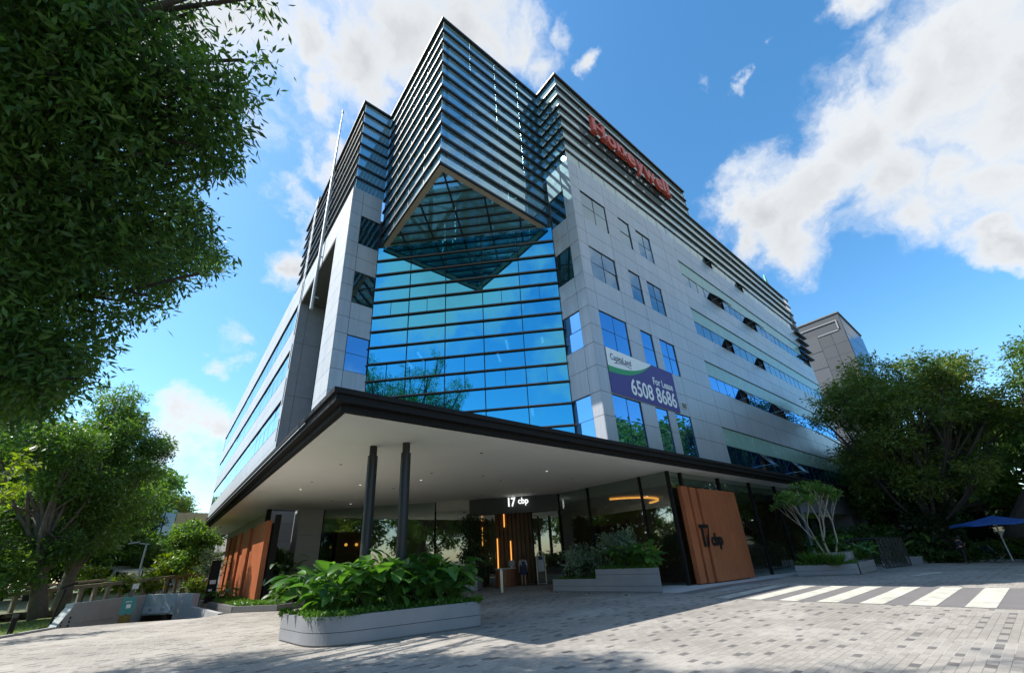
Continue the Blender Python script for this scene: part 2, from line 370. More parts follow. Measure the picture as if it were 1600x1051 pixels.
M_ = {}
M_['clad'] = plain('aluminium_cladding', (.40, .413, .44), .36, .2, .05, .5, attr=.045, streak=.13)
M_['clad_pale_lit'] = plain('sunlit_pale_cladding', (.45, .455, .46), .5, .0, .06, .5, attr=.04, streak=.10)  # same cladding, sunlight put into the paler colour of the sunny sides
M_['joint'] = plain('dark_joint', (.03, .03, .032), .8)
M_['louver'] = plain('dark_bronze', (.022, .019, .018), .42, .2, .15, 2)
M_['gunmetal'] = plain('gunmetal', (.05, .055, .06), .4, .4)
M_['steel'] = plain('brushed_steel', (.55, .55, .53), .3, .9, .08, 8)
M_['curtain'] = glass('blue_curtain_glass', (.11, .57, .80), None, .30, (.10, .34, .50), (.005, .05, .10), .012, .5, .74)
M_['teal'] = glass('teal_glass', (.50, .74, .84), None, .26, (.34, .56, .62), (.12, .24, .29), .01, .5, .46)
M_['teal_soffit'] = glass('teal_soffit_glass', (.5, .8, .86), None, .5, (.6, .92, .97), (.25, .60, .66), .01, .5, .2)
M_['teal_dark'] = glass('dark_teal_glass', (.40, .60, .66), None, .3, (.25, .5, .55), (.01, .03, .035), .01, .5, .3)
M_['window'] = glass('window_glass', (.42, .57, .66), None, 0, inner=(.012, .02, .03), wave=.01, f0=.42)
M_['window_blue'] = glass('blue_sky_tint_glass', (.24, .56, .92), None, 0, inner=(.005, .03, .08), wave=.012, f0=.6)  # bluer copy: lower rows' mirrored sky put into the tint; also the corner pane
M_['left_glass'] = glass('pale_ribbon_glass', (.86, .95, .97), None, 0, inner=(.16, .24, .27), wave=.01, f0=.6)
M_['green'] = plain('green_spandrel', (.24, .37, .315), .25, 0, .06, .6, attr=.03)
M_['backing'] = glass('grey_spandrel_glass', (.55, .66, .68), None, 0, inner=(.27, .32, .325), wave=.008, f0=.3)
M_['lobby'] = glass('lobby_glass', (.72, .80, .78), None, .93, (.62, .72, .68), (.01, .02, .02), .008, .4, .26)
M_['soffit'] = plain('white_soffit', (.87, .85, .80), .7, 0, .04, .4)
M_['black'] = plain('black_metal', (.014, .013, .013), .7, 0, .2, 3, spec=.2)
M_['column'] = plain('black_column', (.02, .02, .021), .42, .1, .2, 3)
M_['beige'] = plain('beige_trim', (.46, .41, .34), .6, 0, .1, 2)
M_['terracotta'] = woodmat('terracotta_boards', (.40, .115, .042))
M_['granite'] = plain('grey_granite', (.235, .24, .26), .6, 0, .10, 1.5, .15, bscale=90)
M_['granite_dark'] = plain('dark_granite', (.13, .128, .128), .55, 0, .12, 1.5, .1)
M_['pilaster'] = plain('stone_pilaster', (.34, .34, .335), .5, 0, .10, .8)
M_['concrete'] = plain('painted_concrete', (.47, .52, .50), .8, 0, .12, 1.0, .2)
M_['soil'] = plain('soil', (.045, .032, .022), .95, 0, .3, 8, .5)
M_['paver'] = pavermat('forecourt_pavers', (.32, .296, .265), (.155, .145, .138))
M_['kerb'] = plain('kerb_stone', (.36, .36, .35), .8, 0, .12, 2, .2)
M_['strip'] = plain('granite_paving', (.52, .51, .49), .7, 0, .10, 1.2, .2)
M_['marking'] = plain('white_marking', (.50, .49, .42), .8, 0, .30, 2.2, .2)
M_['darkpave'] = plain('dark_paving', (.17, .16, .158), .8, 0, .12, 2.0, .25)
M_['earth'] = plain('earth', (.10, .12, .055), .95, 0, .3, .4, .3)
M_['lawn'] = plain('lawn', (.085, .13, .025), .95, 0, .35, 1.2, .6)
M_['asphalt'] = plain('asphalt', (.06, .06, .062), .9, 0, .15, 3, .3)
M_['bark'] = plain('grey_bark', (.16, .135, .11), .9, 0, .3, 4, .8, bscale=14)
M_['bark_dark'] = plain('dark_bark', (.055, .045, .036), .95, 0, .35, 4, .8, bscale=14)
M_['bark_pale'] = plain('pale_bark', (.36, .31, .25), .8, 0, .2, 8, .3)
M_['red'] = plain('red_letter', (.56, .085, .055), .45, 0, .08, 2)
M_['purple'] = plain('violet_print', (.055, .050, .22), .6, 0, .05, 1)
M_['white'] = plain('white_print', (.74, .77, .78), .6, 0, .04, 2)
M_['navy_ink'] = plain('navy_ink', (.03, .035, .10), .6)
M_['greenprint'] = plain('green_print', (.03, .30, .12), .6)
M_['tealsign'] = plain('teal_letter', (.0, .28, .25), .4)
M_['tan'] = plain('tan_wall', (.42, .30, .16), .7, 0, .12, 2)
M_['lobbywood'] = woodmat('dark_lobby_wood', (.15, .075, .03))
M_['counterwood'] = woodmat('counter_wood', (.24, .085, .035))
M_['olive'] = plain('olive_wall', (.16, .12, .05), .6, 0, .15, .7)
M_['lobbyfloor'] = plain('lobby_floor', (.12, .115, .11), .25, 0, .15, 1)
M_['ceiling'] = plain('grey_ceiling', (.40, .40, .38), .8, 0, .05, 1)
M_['slab'] = plain('office_interior', (.10, .10, .10), .9)
M_['warm'] = emit('warm_light', (1.0, .42, .08), .75)
M_['lamp'] = emit('cool_light', (1.0, .95, .85), .35)
M_['tube'] = emit('office_tube_light', (.95, 1.0, .98), 2.0)
M_['signglow'] = emit('sign_light', (1.0, 1.0, 1.0), .55)
M_['skin'] = plain('skin', (.42, .25, .17), .55, 0, .05, 8)
M_['hair'] = plain('black_hair', (.012, .010, .009), .5)
M_['darkcloth'] = plain('dark_cloth', (.018, .020, .028), .85, 0, .15, 10)
M_['navycloth'] = plain('navy_cloth', (.02, .03, .09), .85, 0, .15, 10)
M_['blackcloth'] = plain('black_cloth', (.012, .012, .013), .85)
M_['lightcloth'] = plain('pale_cloth', (.40, .42, .45), .8)
M_['bluecanvas'] = plain('blue_canvas', (.015, .085, .33), .75, 0, .12, 3)
M_['timber'] = plain('weathered_timber', (.27, .235, .19), .9, 0, .25, 3, .3)
M_['tealbox'] = plain('teal_panel', (.02, .19, .19), .5)
M_['lampgrey'] = plain('lamp_grey', (.42, .44, .45), .5, .2)
M_['rubber'] = plain('tyre_rubber', (.015, .015, .015), .8)
M_['towergrey'] = plain('dark_tower_panel', (.045, .050, .060), .6, 0, .08, .3, attr=.06)
M_['farwall'] = plain('far_concrete_panel', (.060, .066, .078), .6, 0, .06, .2, attr=.05)
M_['farwhite'] = plain('white_trim', (.62, .63, .64), .6)
M_['darkglass'] = glass('dark_tower_glass', (.35, .42, .5), None, 0, inner=(.01, .012, .015), wave=.01, f0=.25)
M_['lf_dark'] = leafmat('dark_leaf', (.036, .088, .024), (.115, .20, .040), .45)
M_['lf_mid'] = leafmat('mid_leaf', (0.058, 0.137, 0.029), (0.166, 0.254, 0.058), .42)
M_['lf_olive'] = leafmat('olive_leaf', (.055, .11, .026), (.20, .235, .05), .45)
M_['lf_yellow'] = leafmat('lime_leaf', (0.104, 0.160, 0.012), (0.224, 0.272, 0.024), .42)
M_['lf_broad'] = leafmat('broad_leaf', (.030, .095, .024), (.13, .28, .05), .34, .34)
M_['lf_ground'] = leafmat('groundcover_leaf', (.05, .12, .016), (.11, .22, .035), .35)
M_['lf_pale'] = leafmat('silvery_leaf', (.09, .15, .09), (.24, .30, .22), .3)
M_['lf_red'] = leafmat('maroon_leaf', (.10, .012, .015), (.22, .04, .03), .3, tcol=(1.5, .6, .5))
M_['lf_black'] = leafmat('blackish_leaf', (.015, .035, .014), (.04, .07, .022), .25)  # one very dark green for these leaves
M_['glassclear'] = M_['lobby']

# ------------------------------------------------------------------ foliage
RNG = np.random.default_rng(7)
def unit(a): return a / np.maximum(np.linalg.norm(a, axis=1, keepdims=True), 1e-9)
def leaf_quads(P_, D, Ln, wr, rng, bend=.12):
    n = len(P_); D = unit(D); sd = unit(np.cross(D, rng.normal(size=(n, 3)))); nr = np.cross(D, sd)
    L = Ln[:, None]
    v = np.empty((n, 4, 3)); v[:, 0] = P_; m = P_ + D * L * .48 - nr * L * bend * .3
    v[:, 1] = m + sd * L * wr * .5; v[:, 2] = P_ + D * L - nr * L * bend; v[:, 3] = m - sd * L * wr * .5
    return v.reshape(-1, 3), np.arange(4 * n).reshape(n, 4)
def crown_mesh(name, clumps, n, leaf, wr, mat, parent, seed=1, twig=.30, per=12, droop=.35, accept=None, shell=.5, flat=1.0):
    rng = np.random.default_rng(seed)
    w = np.array([np.mean(r) ** 2 for c, r in clumps]); w = w / w.sum()
    nt = max(int(n / per), 1)
    ci = rng.choice(len(clumps), nt, p=w)
    cc = np.array([c for c, r in clumps])[ci]; rr = np.array([r for c, r in clumps])[ci]
    d = unit(rng.normal(size=(nt, 3))); rad = (shell + (1 - shell) * rng.random((nt, 1)) ** .6)
    rad *= (1 + .12 * rng.normal(size=(nt, 1)))
    T = cc + d * rad * rr
    if accept is not None:
        k = accept(T); T, d, ci = T[k], d[k], ci[k]; nt = len(T)
    tv = np.clip(rng.normal(.46, .32, nt) + .25 * rng.normal(size=len(clumps))[ci] * .6, 0, 1)
    td = unit(d + .5 * rng.normal(size=(nt, 3)) + np.array([0, 0, -.1]))
    idx = np.repeat(np.arange(nt), per); m = len(idx)
    along = rng.random((m, 1))
    Pt = T[idx] + td[idx] * (along - .5) * twig * 2 + rng.normal(size=(m, 3)) * twig * .30 * np.array([1, 1, flat])
    Dl = td[idx] * .8 + rng.normal(size=(m, 3)) * .75 * np.array([1, 1, flat]) + np.array([0, 0, -droop])
    ln = leaf * (.65 + .7 * rng.random(m))
    V, F = leaf_quads(Pt, Dl, ln, wr, rng)
    at = np.clip(tv[idx] + rng.normal(size=m) * .12, 0, 1)
    return mesh_obj(name, V, F, mat, parent, at)
def bez(a, b, bend, n=6):
    a, b = Vector(a), Vector(b); m = (a + b) / 2 + Vector(bend)
    return [a * (1 - t) ** 2 + m * 2 * t * (1 - t) + b * t * t for t in [k / n for k in range(n + 1)]]
def tree(name, label, cat, trunk_pts, rad, clumps, n, leaf, wr, lmat, bmat, group=None, seed=1, limb=.10, twigs=3, **kw):
    rnd = random.Random(seed)
    base = Vector(trunk_pts[0])
    t = thing(name, label, cat, base, group)
    b = MB(); tp = [Vector(p) for p in trunk_pts]
    b.tube(tp, rad, 10)
    for (c, r) in clumps:
        c = Vector(c); s = tp[-1] if len(tp) < 3 else tp[rnd.randint(max(1, len(tp) - 3), len(tp) - 1)]
        ln = (c - s).length
        if ln < .3: continue
        R = min(limb * (.7 + .08 * ln), rad[-1] * .9)
        pth = bez(s, c, (rnd.uniform(-.1, .1) * ln, rnd.uniform(-.1, .1) * ln, -.12 * ln), 6)
        b.tube(pth, [R * (1 - .75 * k / 6) for k in range(7)], 6, cap=False)
        for q in range(twigs):
            e = c + Vector((rnd.gauss(0, .5) * r[0], rnd.gauss(0, .5) * r[1], rnd.gauss(.1, .5) * r[2]))
            b.tube(bez(pth[4], e, (0, 0, .05 * ln), 4), [R * .35, R * .28, R * .2, R * .13, R * .07], 5, cap=False)
    b.build('trunk', bmat, t, smooth=True)
    crown_mesh('crown', [(tuple(c), r) for c, r in clumps], n, leaf, wr, lmat, t, seed, **kw)
    return t
def ell_clumps(center, radii, n, r, seed, top=.0):
    rng = random.Random(seed); out = []
    while len(out) < n:
        v = Vector((rng.uniform(-1, 1), rng.uniform(-1, 1), rng.uniform(-1, 1)))
        if .30 < v.length < 1 and (v.z > -.75 + top):
            k = rng.uniform(.75, 1.25)
            out.append((Vector(center) + Vector((v.x * radii[0], v.y * radii[1], v.z * radii[2])), (r * k, r * k, r * k * .72)))
    return out
def grid_leaf(L, W, droop, fold, nu=5):
    """a broad leaf: curved blade with a midrib fold; base at origin, pointing +x"""
    prof = [.16, .74, 1.0, .98, .74, .10][:nu + 1]; v = []; f = []
    for i in range(nu + 1):
        t = i / nu; x = L * (t - .08 * t * t * droop); z = -L * droop * t * t * .55
        w = W * .5 * prof[i]
        v += [(x, -w, z + fold * w), (x, -w * .45, z + fold * w * .35), (x, 0, z), (x, w * .45, z + fold * w * .35), (x, w, z + fold * w)]
    for i in range(nu):
        for j in range(4): f.append((i * 5 + j, i * 5 + j + 1, i * 5 + 6 + j, i * 5 + 5 + j))
    return np.array(v), np.array(f)
def broad_plant(name, label, cat, base, n, h, L, mat, group=None, seed=1, W=.5, spread=1.0, droop=.5, stem_mat=None, lean=0.25):
    rnd = random.Random(seed); rng = np.random.default_rng(seed)
    t = thing(name, label, cat, base, group); Vs, Fs, At = [], [], []; st = MB(); k = 0
    for i in range(n):
        az = i * 2.4 + rnd.uniform(-.5, .5); hh = h * rnd.uniform(.35, 1.0); rr = spread * rnd.uniform(.08, .5)
        p = Vector(base) + Vector((math.cos(az) * rr, math.sin(az) * rr, hh))
        st.tube(bez(Vector(base) + Vector((rnd.uniform(-.05, .05), rnd.uniform(-.05, .05), 0)), p, (-math.cos(az) * rr * .3, -math.sin(az) * rr * .3, hh * .15), 4), [.014, .012, .01, .008, .006], 5, cap=False)
        l = L * rnd.uniform(.65, 1.15); v, f = grid_leaf(l, l * W * rnd.uniform(.85, 1.15), droop * rnd.uniform(.3, 1.6), rnd.uniform(.1, .55))
        pitch = rnd.uniform(-.35, .95); roll = rnd.uniform(-.5, .5)
        R = (Matrix.Rotation(az + rnd.uniform(-.5, .5), 3, 'Z') @ Matrix.Rotation(-pitch, 3, 'Y') @ Matrix.Rotation(roll, 3, 'X'))
        v = v @ np.array(R).T + np.array(p)
        Vs.append(v); Fs.append(f + k); k += len(v); At += [min(max(rnd.gauss(.33, .30), 0), 1)] * len(f)
    mesh_obj('leaves', np.concatenate(Vs), np.concatenate(Fs), mat, t, At, smooth=True)
    st.build('stems', stem_mat or M_['lf_ground'], t)
    return t
def ground_cover(name, label, cat, poly, z, n, leaf, mat, seed=1, h=.12, kind='stuff', wr=.4, over=0.0, clump=0):
    rng = np.random.default_rng(seed); poly = np.array(poly, dtype=float); lo, hi = poly.min(0), poly.max(0)
    pts = rng.uniform(lo - over, hi + over, (int(n * 1.8), 2))
    def inside(p):
        c = np.zeros(len(p), bool); j = len(poly) - 1
        for i in range(len(poly)):
            a, b = poly[i], poly[j]
            c ^= ((a[1] > p[:, 1]) != (b[1] > p[:, 1])) & (p[:, 0] < (b[0] - a[0]) * (p[:, 1] - a[1]) / (b[1] - a[1] + 1e-12) + a[0]); j = i
        return c
    pts = pts[inside(pts)][:n]; m = len(pts)
    f = np.sin(pts[:, 0] * 3.1 + seed) * np.cos(pts[:, 1] * 2.7) * .3 + .7
    hz = rng.random(m) * h * f
    zz = z(pts[:, 0]) if callable(z) else z
    P_ = np.stack([pts[:, 0], pts[:, 1], zz + hz], 1)
    D = rng.normal(size=(m, 3)) + np.array([0, 0, .5])
    V, F = leaf_quads(P_, D, leaf * (.6 + .8 * rng.random(m)), wr, rng)
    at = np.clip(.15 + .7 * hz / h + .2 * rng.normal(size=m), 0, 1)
    o = mesh_obj(name, V, F, mat, None, at)
    return tag(o, label, cat, kind=kind)
def hedge_mesh(name, mat, parent, x0, x1, y0, y1, z0, z1, n, leaf, seed):
    rng = np.random.default_rng(seed)
    P_ = np.stack([rng.uniform(x0, x1, n), rng.uniform(y0, y1, n), z0 + (z1 - z0) * rng.random(n) ** .7], 1)
    P_[:, 2] *= 1
    P_[:, 2] = np.minimum(P_[:, 2], z0 + (z1 - z0) * (.72 + .28 * np.sin(P_[:, 0] * 2.3 + P_[:, 1] * 1.7 + seed)))
    V, F = leaf_quads(P_, rng.normal(size=(n, 3)), leaf * (.6 + .8 * rng.random(n)), .5, rng)
    return mesh_obj(name, V, F, mat, parent, np.clip(rng.normal(.4, .25, n), 0, 1))

# ------------------------------------------------------------------ ground
def sheet(name, polys, mat, dz=0.0):
    b = MB()
    for p in polys: b.face([(x, y, gz(x) + dz) for x, y in p])
    return structure(b.build(name, mat))
# wide terrain (with a pit left for the car park ramp)
b = MB(); TZ = -.9
hx0, hx1, hy0, hy1 = -2.9, 3.6, 22.0, 34.0
for (x0, x1, y0, y1) in ((-900, hx0, -900, 900), (hx1, 900, -900, 900), (hx0, hx1, -900, hy0), (hx0, hx1, hy1, 900)):
    b.face([(x0, y0, TZ), (x1, y0, TZ), (x1, y1, TZ), (x0, y1, TZ)])
structure(b.build('ground', M_['earth']))
edge = [(4.5, 21.9), (3.09, 23.5), (1.77, 22.7), (.97, 23.2), (-.6, 24.35), (-2.4, 24.95), (-3.5, 23.0), (-14, 8.5)]
sheet('forecourt', [[(-14, -40), (19, -40), (19, 40), (4.5, 40)] + edge, [(19, -40), (44, -40), (42.6, 1.2), (43.6, 6.2), (44, 40), (19, 40)]], M_['paver'])
sheet('far_road', [[(44.1, -60), (120, -60), (120, 60), (44.1, 60)]], M_['asphalt'], -.3)
# granite strip in front of the lobby and dark paver border
sheet('granite_strip', [[(15.9, 9.75), (19, 9.75), (19, 12), (15.9, 12)], [(19, 9.75), (36.5, 9.75), (36.5, 11.0), (19, 11.0)]], M_['strip'], .004)
sheet('dark_border', [[(15.6, 9.05), (19, 9.05), (19, 9.7), (15.6, 9.7)], [(19, 9.05), (24.6, 9.05), (24.6, 9.7), (19, 9.7)]], M_['darkpave'], .004)
b = MB()
for x in range(20):
    for y in range(5):
        b.tube([(17.1 + x * .145, 8.45 + y * .11, .005), (17.1 + x * .145, 8.45 + y * .11, .014)], .035, 6)
for (xa, xb) in ((17.0, 19.0), (19.0, 20.0)): b.face([(xa, 8.4, gz(xa) + .005), (xb, 8.4, gz(xb) + .005), (xb, 9.0, gz(xb) + .005), (xa, 9.0, gz(xa) + .005)])
structure(b.build('tactile_paving', M_['kerb']))
# crosswalk
b = MB()
for k in range(11):
    y1 = 7.75 - k * .985
    for (xa, xb) in ((14.65, 19.0), (19.0, 19.75)):
        b.face([(xa, y1 - .50, gz(xa) + .009), (xb, y1 - .50, gz(xb) + .009), (xb, y1, gz(xb) + .009), (xa, y1, gz(xa) + .009)])
structure(b.build('crosswalk', M_['marking']))
sheet('crosswalk_base', [[(14.6, -3.2), (19, -3.2), (19, 8.0), (14.6, 8.0)], [(19, -3.2), (19.8, -3.2), (19.8, 8.0), (19, 8.0)]], M_['darkpave'], .004)
# painted arrows on the forecourt
def arrow(a, bq):
    p0, p1 = G(*a), G(*bq); d = (p1 - p0); L = d.length; d.normalize(); s = Vector((-d.y, d.x, 0)); m = MB()
    def q(t, w): return p0 + d * t * L + s * w + Vector((0, 0, .007))
    m.face([q(0, -.16), q(.55, -.16), q(.55, .16), q(0, .16)]); m.face([q(.55, -.50), q(1, 0), q(.55, .50)])
    return structure(m.build('road_arrow', M_['marking']))
arrow((1428, 899), (1467, 893)); arrow((1590, 897), (1640, 900))
# kerb across the far side of the forecourt
b = MB(); kp = [G(1320, 881), G(1430, 879.5), G(1500, 877.5), G(1600, 877), G(1760, 884)]
for i in range(len(kp) - 1):
    a_, c_ = kp[i], kp[i + 1]; d = (c_ - a_); s = Vector((0, 0, 1)).cross(d).normalized() * -.18
    if s.x < 0: s = -s
    n = max(int(d.length / 1.0), 1)
    for k in range(n): b.obox(a_ + d * (k / n) - Vector((0, 0, .1)), d / n * .985, s, (0, 0, .24))
tag(b.build('kerb', M_['kerb']), 'pale stone kerb along the far edge of the forecourt', 'kerb')
# lawn by the ramp
b = MB(); b.face([(x, y, .02) for x, y in [(-14, 8.5), (-3.5, 23.0), (-2.45, 24.95), (-3.0, 25.2), (-3.0, 33), (-40, 33), (-40, 8.5)]])
structure(b.build('lawn', M_['lawn']))
b = MB(); b.poly_bar([(-14, 8.5), (-3.5, 23.0), (-2.42, 24.9)], -.14, .0, -.1, .07); structure(b.build('lawn_edging', M_['kerb']))
ground_cover('grass', 'short sunlit grass beside the car park ramp', 'grass', [(-14, 9), (-3.7, 23.1), (-2.6, 25), (-3.2, 30), (-14, 30)], .02, 26000, .10, M_['lf_olive'], 3, .05, wr=.12)
b = MB(); b.face([(-40, 33, .35), (3.4, 33, .35), (3.4, 80, .6), (-40, 80, .6)]); structure(b.build('planting_bed', M_['earth']))

# ------------------------------------------------------------------ car park ramp on the left
b = MB(); b.face([(-2.9, 22, -.35), (3.2, 22, -1.2), (3.4, 34, -2.9), (-2.9, 34, -1.6)]); structure(b.build('ramp_road', M_['asphalt']))
rw = thing('ramp_wall', 'pale green painted concrete wall of the sunken car park ramp', 'wall', (-2.5, 26.0, 0))
b = MB()
A0, A1, B1 = Vector((-2.45, 25.2, 0)), Vector((0.05, 32.6, 0)), Vector((1.35, 31.3, 0))
def slab(b, p, q, z0, z1a, z1b, th):
    d = (q - p); s = Vector((-d.y, d.x, 0)).normalized() * th
    b.v += [(*p.xy, z0), (*q.xy, z0), (*(q + s).xy, z0), (*(p + s).xy, z0), (*p.xy, z1a), (*q.xy, z1b), (*(q + s).xy, z1b), (*(p + s).xy, z1a)]
    i = len(b.v) - 8
    for f in ((0, 3, 2, 1), (4, 5, 6, 7), (0, 1, 5, 4), (1, 2, 6, 5), (2, 3, 7, 6), (3, 0, 4, 7)): b.f.append(tuple(i + k for k in f)); b.a.append(.5)
slab(b, A0 + (A1 - A0) * .10, A1, -2.6, .80, .74, .25)
slab(b, A0, A0 + (A1 - A0) * .10, -.6, .02, .66, .25)
b.build('side_wall', M_['concrete'], rw)
b = MB(); slab(b, A1, B1, -.28, .74, .72, .3); b.build('portal_beam', M_['concrete'], rw)
b = MB(); slab(b, B1, Vector((1.95, 29.2, 0)), -2.6, .72, .70, .3); slab(b, Vector((1.95, 29.2, 0)), Vector((2.65, 24.1, 0)), -2.6, .10, .0, .2); b.build('end_wall', M_['clad_pale_lit'], rw)
b = MB(); b.face([A1 + Vector((.05, .6, -2.8)), B1 + Vector((.05, .6, -2.8)), B1 + Vector((.05, .6, -.1)), A1 + Vector((.05, .6, -.1))]); b.build('portal_shade_sheet', M_['black'], rw)  # black sheet standing in for the darkness inside the portal
b = MB(); dd = (A1 - A0).normalized(); nn = Vector((dd.y, -dd.x, 0))
for k in range(9):
    p = A0 + dd * (1.2 + k * .52) + nn * .012 + Vector((0, 0, .02 - k * .015)); b.obox(p, dd * .34, nn * .01, (0, 0, .05))
b.build('stripe', M_['marking'], rw)
b = MB()
for k in range(5):
    p = A0 + dd * .75 + nn * .012 + Vector((0, 0, -.32 + k * .14)); b.obox(p, dd * .10, nn * .01, (0, 0, .08))
    b.obox(A0 + dd * .25 + nn * .012 + Vector((0, 0, -.30 + k * .11)), dd * .07, nn * .01, (0, 0, .06))
b.build('hazard_marks', M_['black'], rw)
hb = thing('height_bar', 'white height limit bar hung across the car park entrance', 'sign', (.6, 31.7, .1))
b = MB(); e = (B1 - A1).normalized(); en = Vector((e.y, -e.x, 0)); b.obox(A1 + e * .1 + en * .05 + Vector((0, 0, -.20)), (B1 - A1) * .88, en * .05, (0, 0, .36)); b.build('board', M_['farwhite'], hb)
text_obj('lettering', 'N', .22, M_['navy_ink'], face_mat(A1 + e * .45 + en * .105 + Vector((0, 0, -.09)), e), hb, .002)
text_obj('lettering', '2.1m', .13, M_['navy_ink'], face_mat(A1 + e * 1.15 + en * .105 + Vector((0, 0, -.05)), e), hb, .002)
# teal ticket panel at the ramp edge
p = G(193, 971); tk = thing('ticket_panel', 'teal parking panel on a short post at the ramp edge', 'sign', p)
b = MB(); b.box(p.x - .05, p.x + .05, p.y, p.y + .1, -.3, 1.35); b.build('post', M_['gunmetal'], tk)
b = MB(); b.obox(p + Vector((-.22, -.05, .28)), (.44, -.02, 0), (0, .05, 0), (0, 0, .62)); b.build('panel', M_['tealbox'], tk)
b = MB(); b.obox(p + Vector((-.05, -.085, .50)), (.14, 0, 0), (0, .012, 0), (0, 0, .14)); b.obox(p + Vector((-.10, -.085, .72)), (.2, 0, 0), (0, .012, 0), (0, 0, .03)); b.build('symbol', M_['farwhite'], tk)
b = MB(); b.obox(p + Vector((-.19, -.04, -.12)), (.38, 0, 0), (0, .04, 0), (0, 0, .36)); b.build('plinth', plain('hazard_yellow', (.20, .13, .02), .7, 0, .5, 9), tk)
b = MB(); b.obox(p + Vector((-.02, -.05, 1.2)), (.2, 0, 0), (0, .05, 0), (0, 0, .2)); b.build('top_plate', M_['lampgrey'], tk)

# ------------------------------------------------------------------ office building
XR, YR = 14.7, 11.08           # corner of the right wing
XL, YL = 5.05, 20.66           # corner of the left wing
BX, BY = 6.99, 12.95           # corner of the glass box
XE, YE = 54.6, 81.0
ob = thing('office_building', 'seven storey grey clad office block with louvred glass corner box', 'building', (XR, YR, 0))
def panels(frame, bands, gap=.011, th=.03, flip=False):
    """cladding: frame(u, w, z) -> point, u along the wall, w out of it; bands = [(z0, z1, [u edges], [skipped intervals])]"""
    b = MB()
    for (z0, z1, us, skip) in bands:
        for u0, u1 in zip(us[:-1], us[1:]):
            m = (u0 + u1) / 2
            if any(s0 < m < s1 for s0, s1 in skip): continue
            a = random.random()
            p = frame(u0 + gap, 0, z0 + gap); q = frame(u1 - gap, 0, z0 + gap); r = frame(u0 + gap, th, z0 + gap)
            b.obox(p, q - p, r - p, (0, 0, z1 - z0 - 2 * gap), a)
    return b
FR = lambda u, w, z: Vector((u, YR + .03 - w, z))          # right facade, faces -Y
FN = lambda u, w, z: Vector((XR + .03 - w, u, z))          # narrow return of the right wing, faces -X
FL = lambda u, w, z: Vector((XL + .03 - w, u, z))          # left facade, faces -X
FM = lambda u, w, z: Vector((u, YL + .03 - w, z))          # narrow return of the left wing, faces -Y
VM = [15.52, 17.93, 20.4, 22.82, 24.75, 26.65] + [26.65 + 2.4 * k for k in range(1, 12)]
VM = [XR] + [v for v in VM if v < XE - 1] + [XE]
rows = [(21.93, 19.72), (17.65, 15.47), (13.36, 11.18), (8.60, 6.20)]
gaps = [(24.0, 22.93, 21.93), (19.72, 18.65, 17.65), (15.47, 14.43, 13.36), (11.18, 9.95, 8.60), (6.20, 5.62)]
bands = []
for g in gaps:
    for a_, c_ in zip(g[:-1], g[1:]):
        bands.append((c_, a_, VM, [(52.0, 60)] if (c_ > 20.3) else []))
WIN = [(15.52, 17.88), (19.2, 20.38), (21.15, 22.82)]
for (t, bt) in rows:
    m = (t + bt) / 2
    us = [XR, 15.52, 17.88, 19.2, 20.38, 21.15, 22.82, 24.75, 26.65, 54.3, XE]
    for (z0, z1) in ((bt, m), (m, t)): bands.append((z0, z1, us, WIN + [(26.65, 54.3)] + ([(52, 60)] if z0 > 20.7 else [])))
panels(FR, bands).build('cladding', M_['clad'], ob)
# return of the right wing
nb = []
for g in gaps:
    for a_, c_ in zip(g[:-1], g[1:]): nb.append((c_, a_, [YR + .02, 11.72, 12.92], []))
for (t, bt) in rows:
    m = (t + bt) / 2
    for (z0, z1) in ((bt, m), (m, t)): nb.append((z0, z1, [YR + .02, 11.72, 12.92], [(11.72, 12.92)]))
panels(FN, nb).build('cladding', M_['clad'], ob)
# left wing: narrow return, and side with sunlight put into its paler colour
nb = []
for g in gaps:
    for a_, c_ in zip(g[:-1], g[1:]): nb.append((c_, a_, [XL + .02, 5.72, 6.97], []))
for (t, bt) in rows:
    m = (t + bt) / 2
    for (z0, z1) in ((bt, m), (m, t)): nb.append((z0, z1, [XL + .02, 5.72, 6.97], [(5.72, 6.97)]))
panels(FM, nb).build('cladding', M_['clad'], ob)
lb = []; allz = sorted({z for g in gaps for z in g} | {(t + b_) / 2 for t, b_ in rows}, reverse=True)
for a_, c_ in zip(allz[:-1], allz[1:]):
    lb.append((c_, a_, [YL + .02, 22.0, 23.4], []))
    if c_ > 21.9: lb.append((c_, a_, [23.4, 25.8, 28.2, 30.4, 32.3], []))
    if c_ < 6.3: lb.append((c_, a_, [23.4, 26, 29, 32.3], []))
panels(FL, lb).build('cladding', M_['clad_pale_lit'], ob)
# recess beside the stair fin
b = MB(); b.box(7.0, 7.1, 23.3, 32.6, 5.4, 22.2); b.box(5.08, 7.1, 23.3, 23.38, 5.4, 21.9); b.box(5.08, 7.1, 23.4, 32.5, 21.82, 21.9); b.build('recess_wall', M_['granite_dark'], ob)
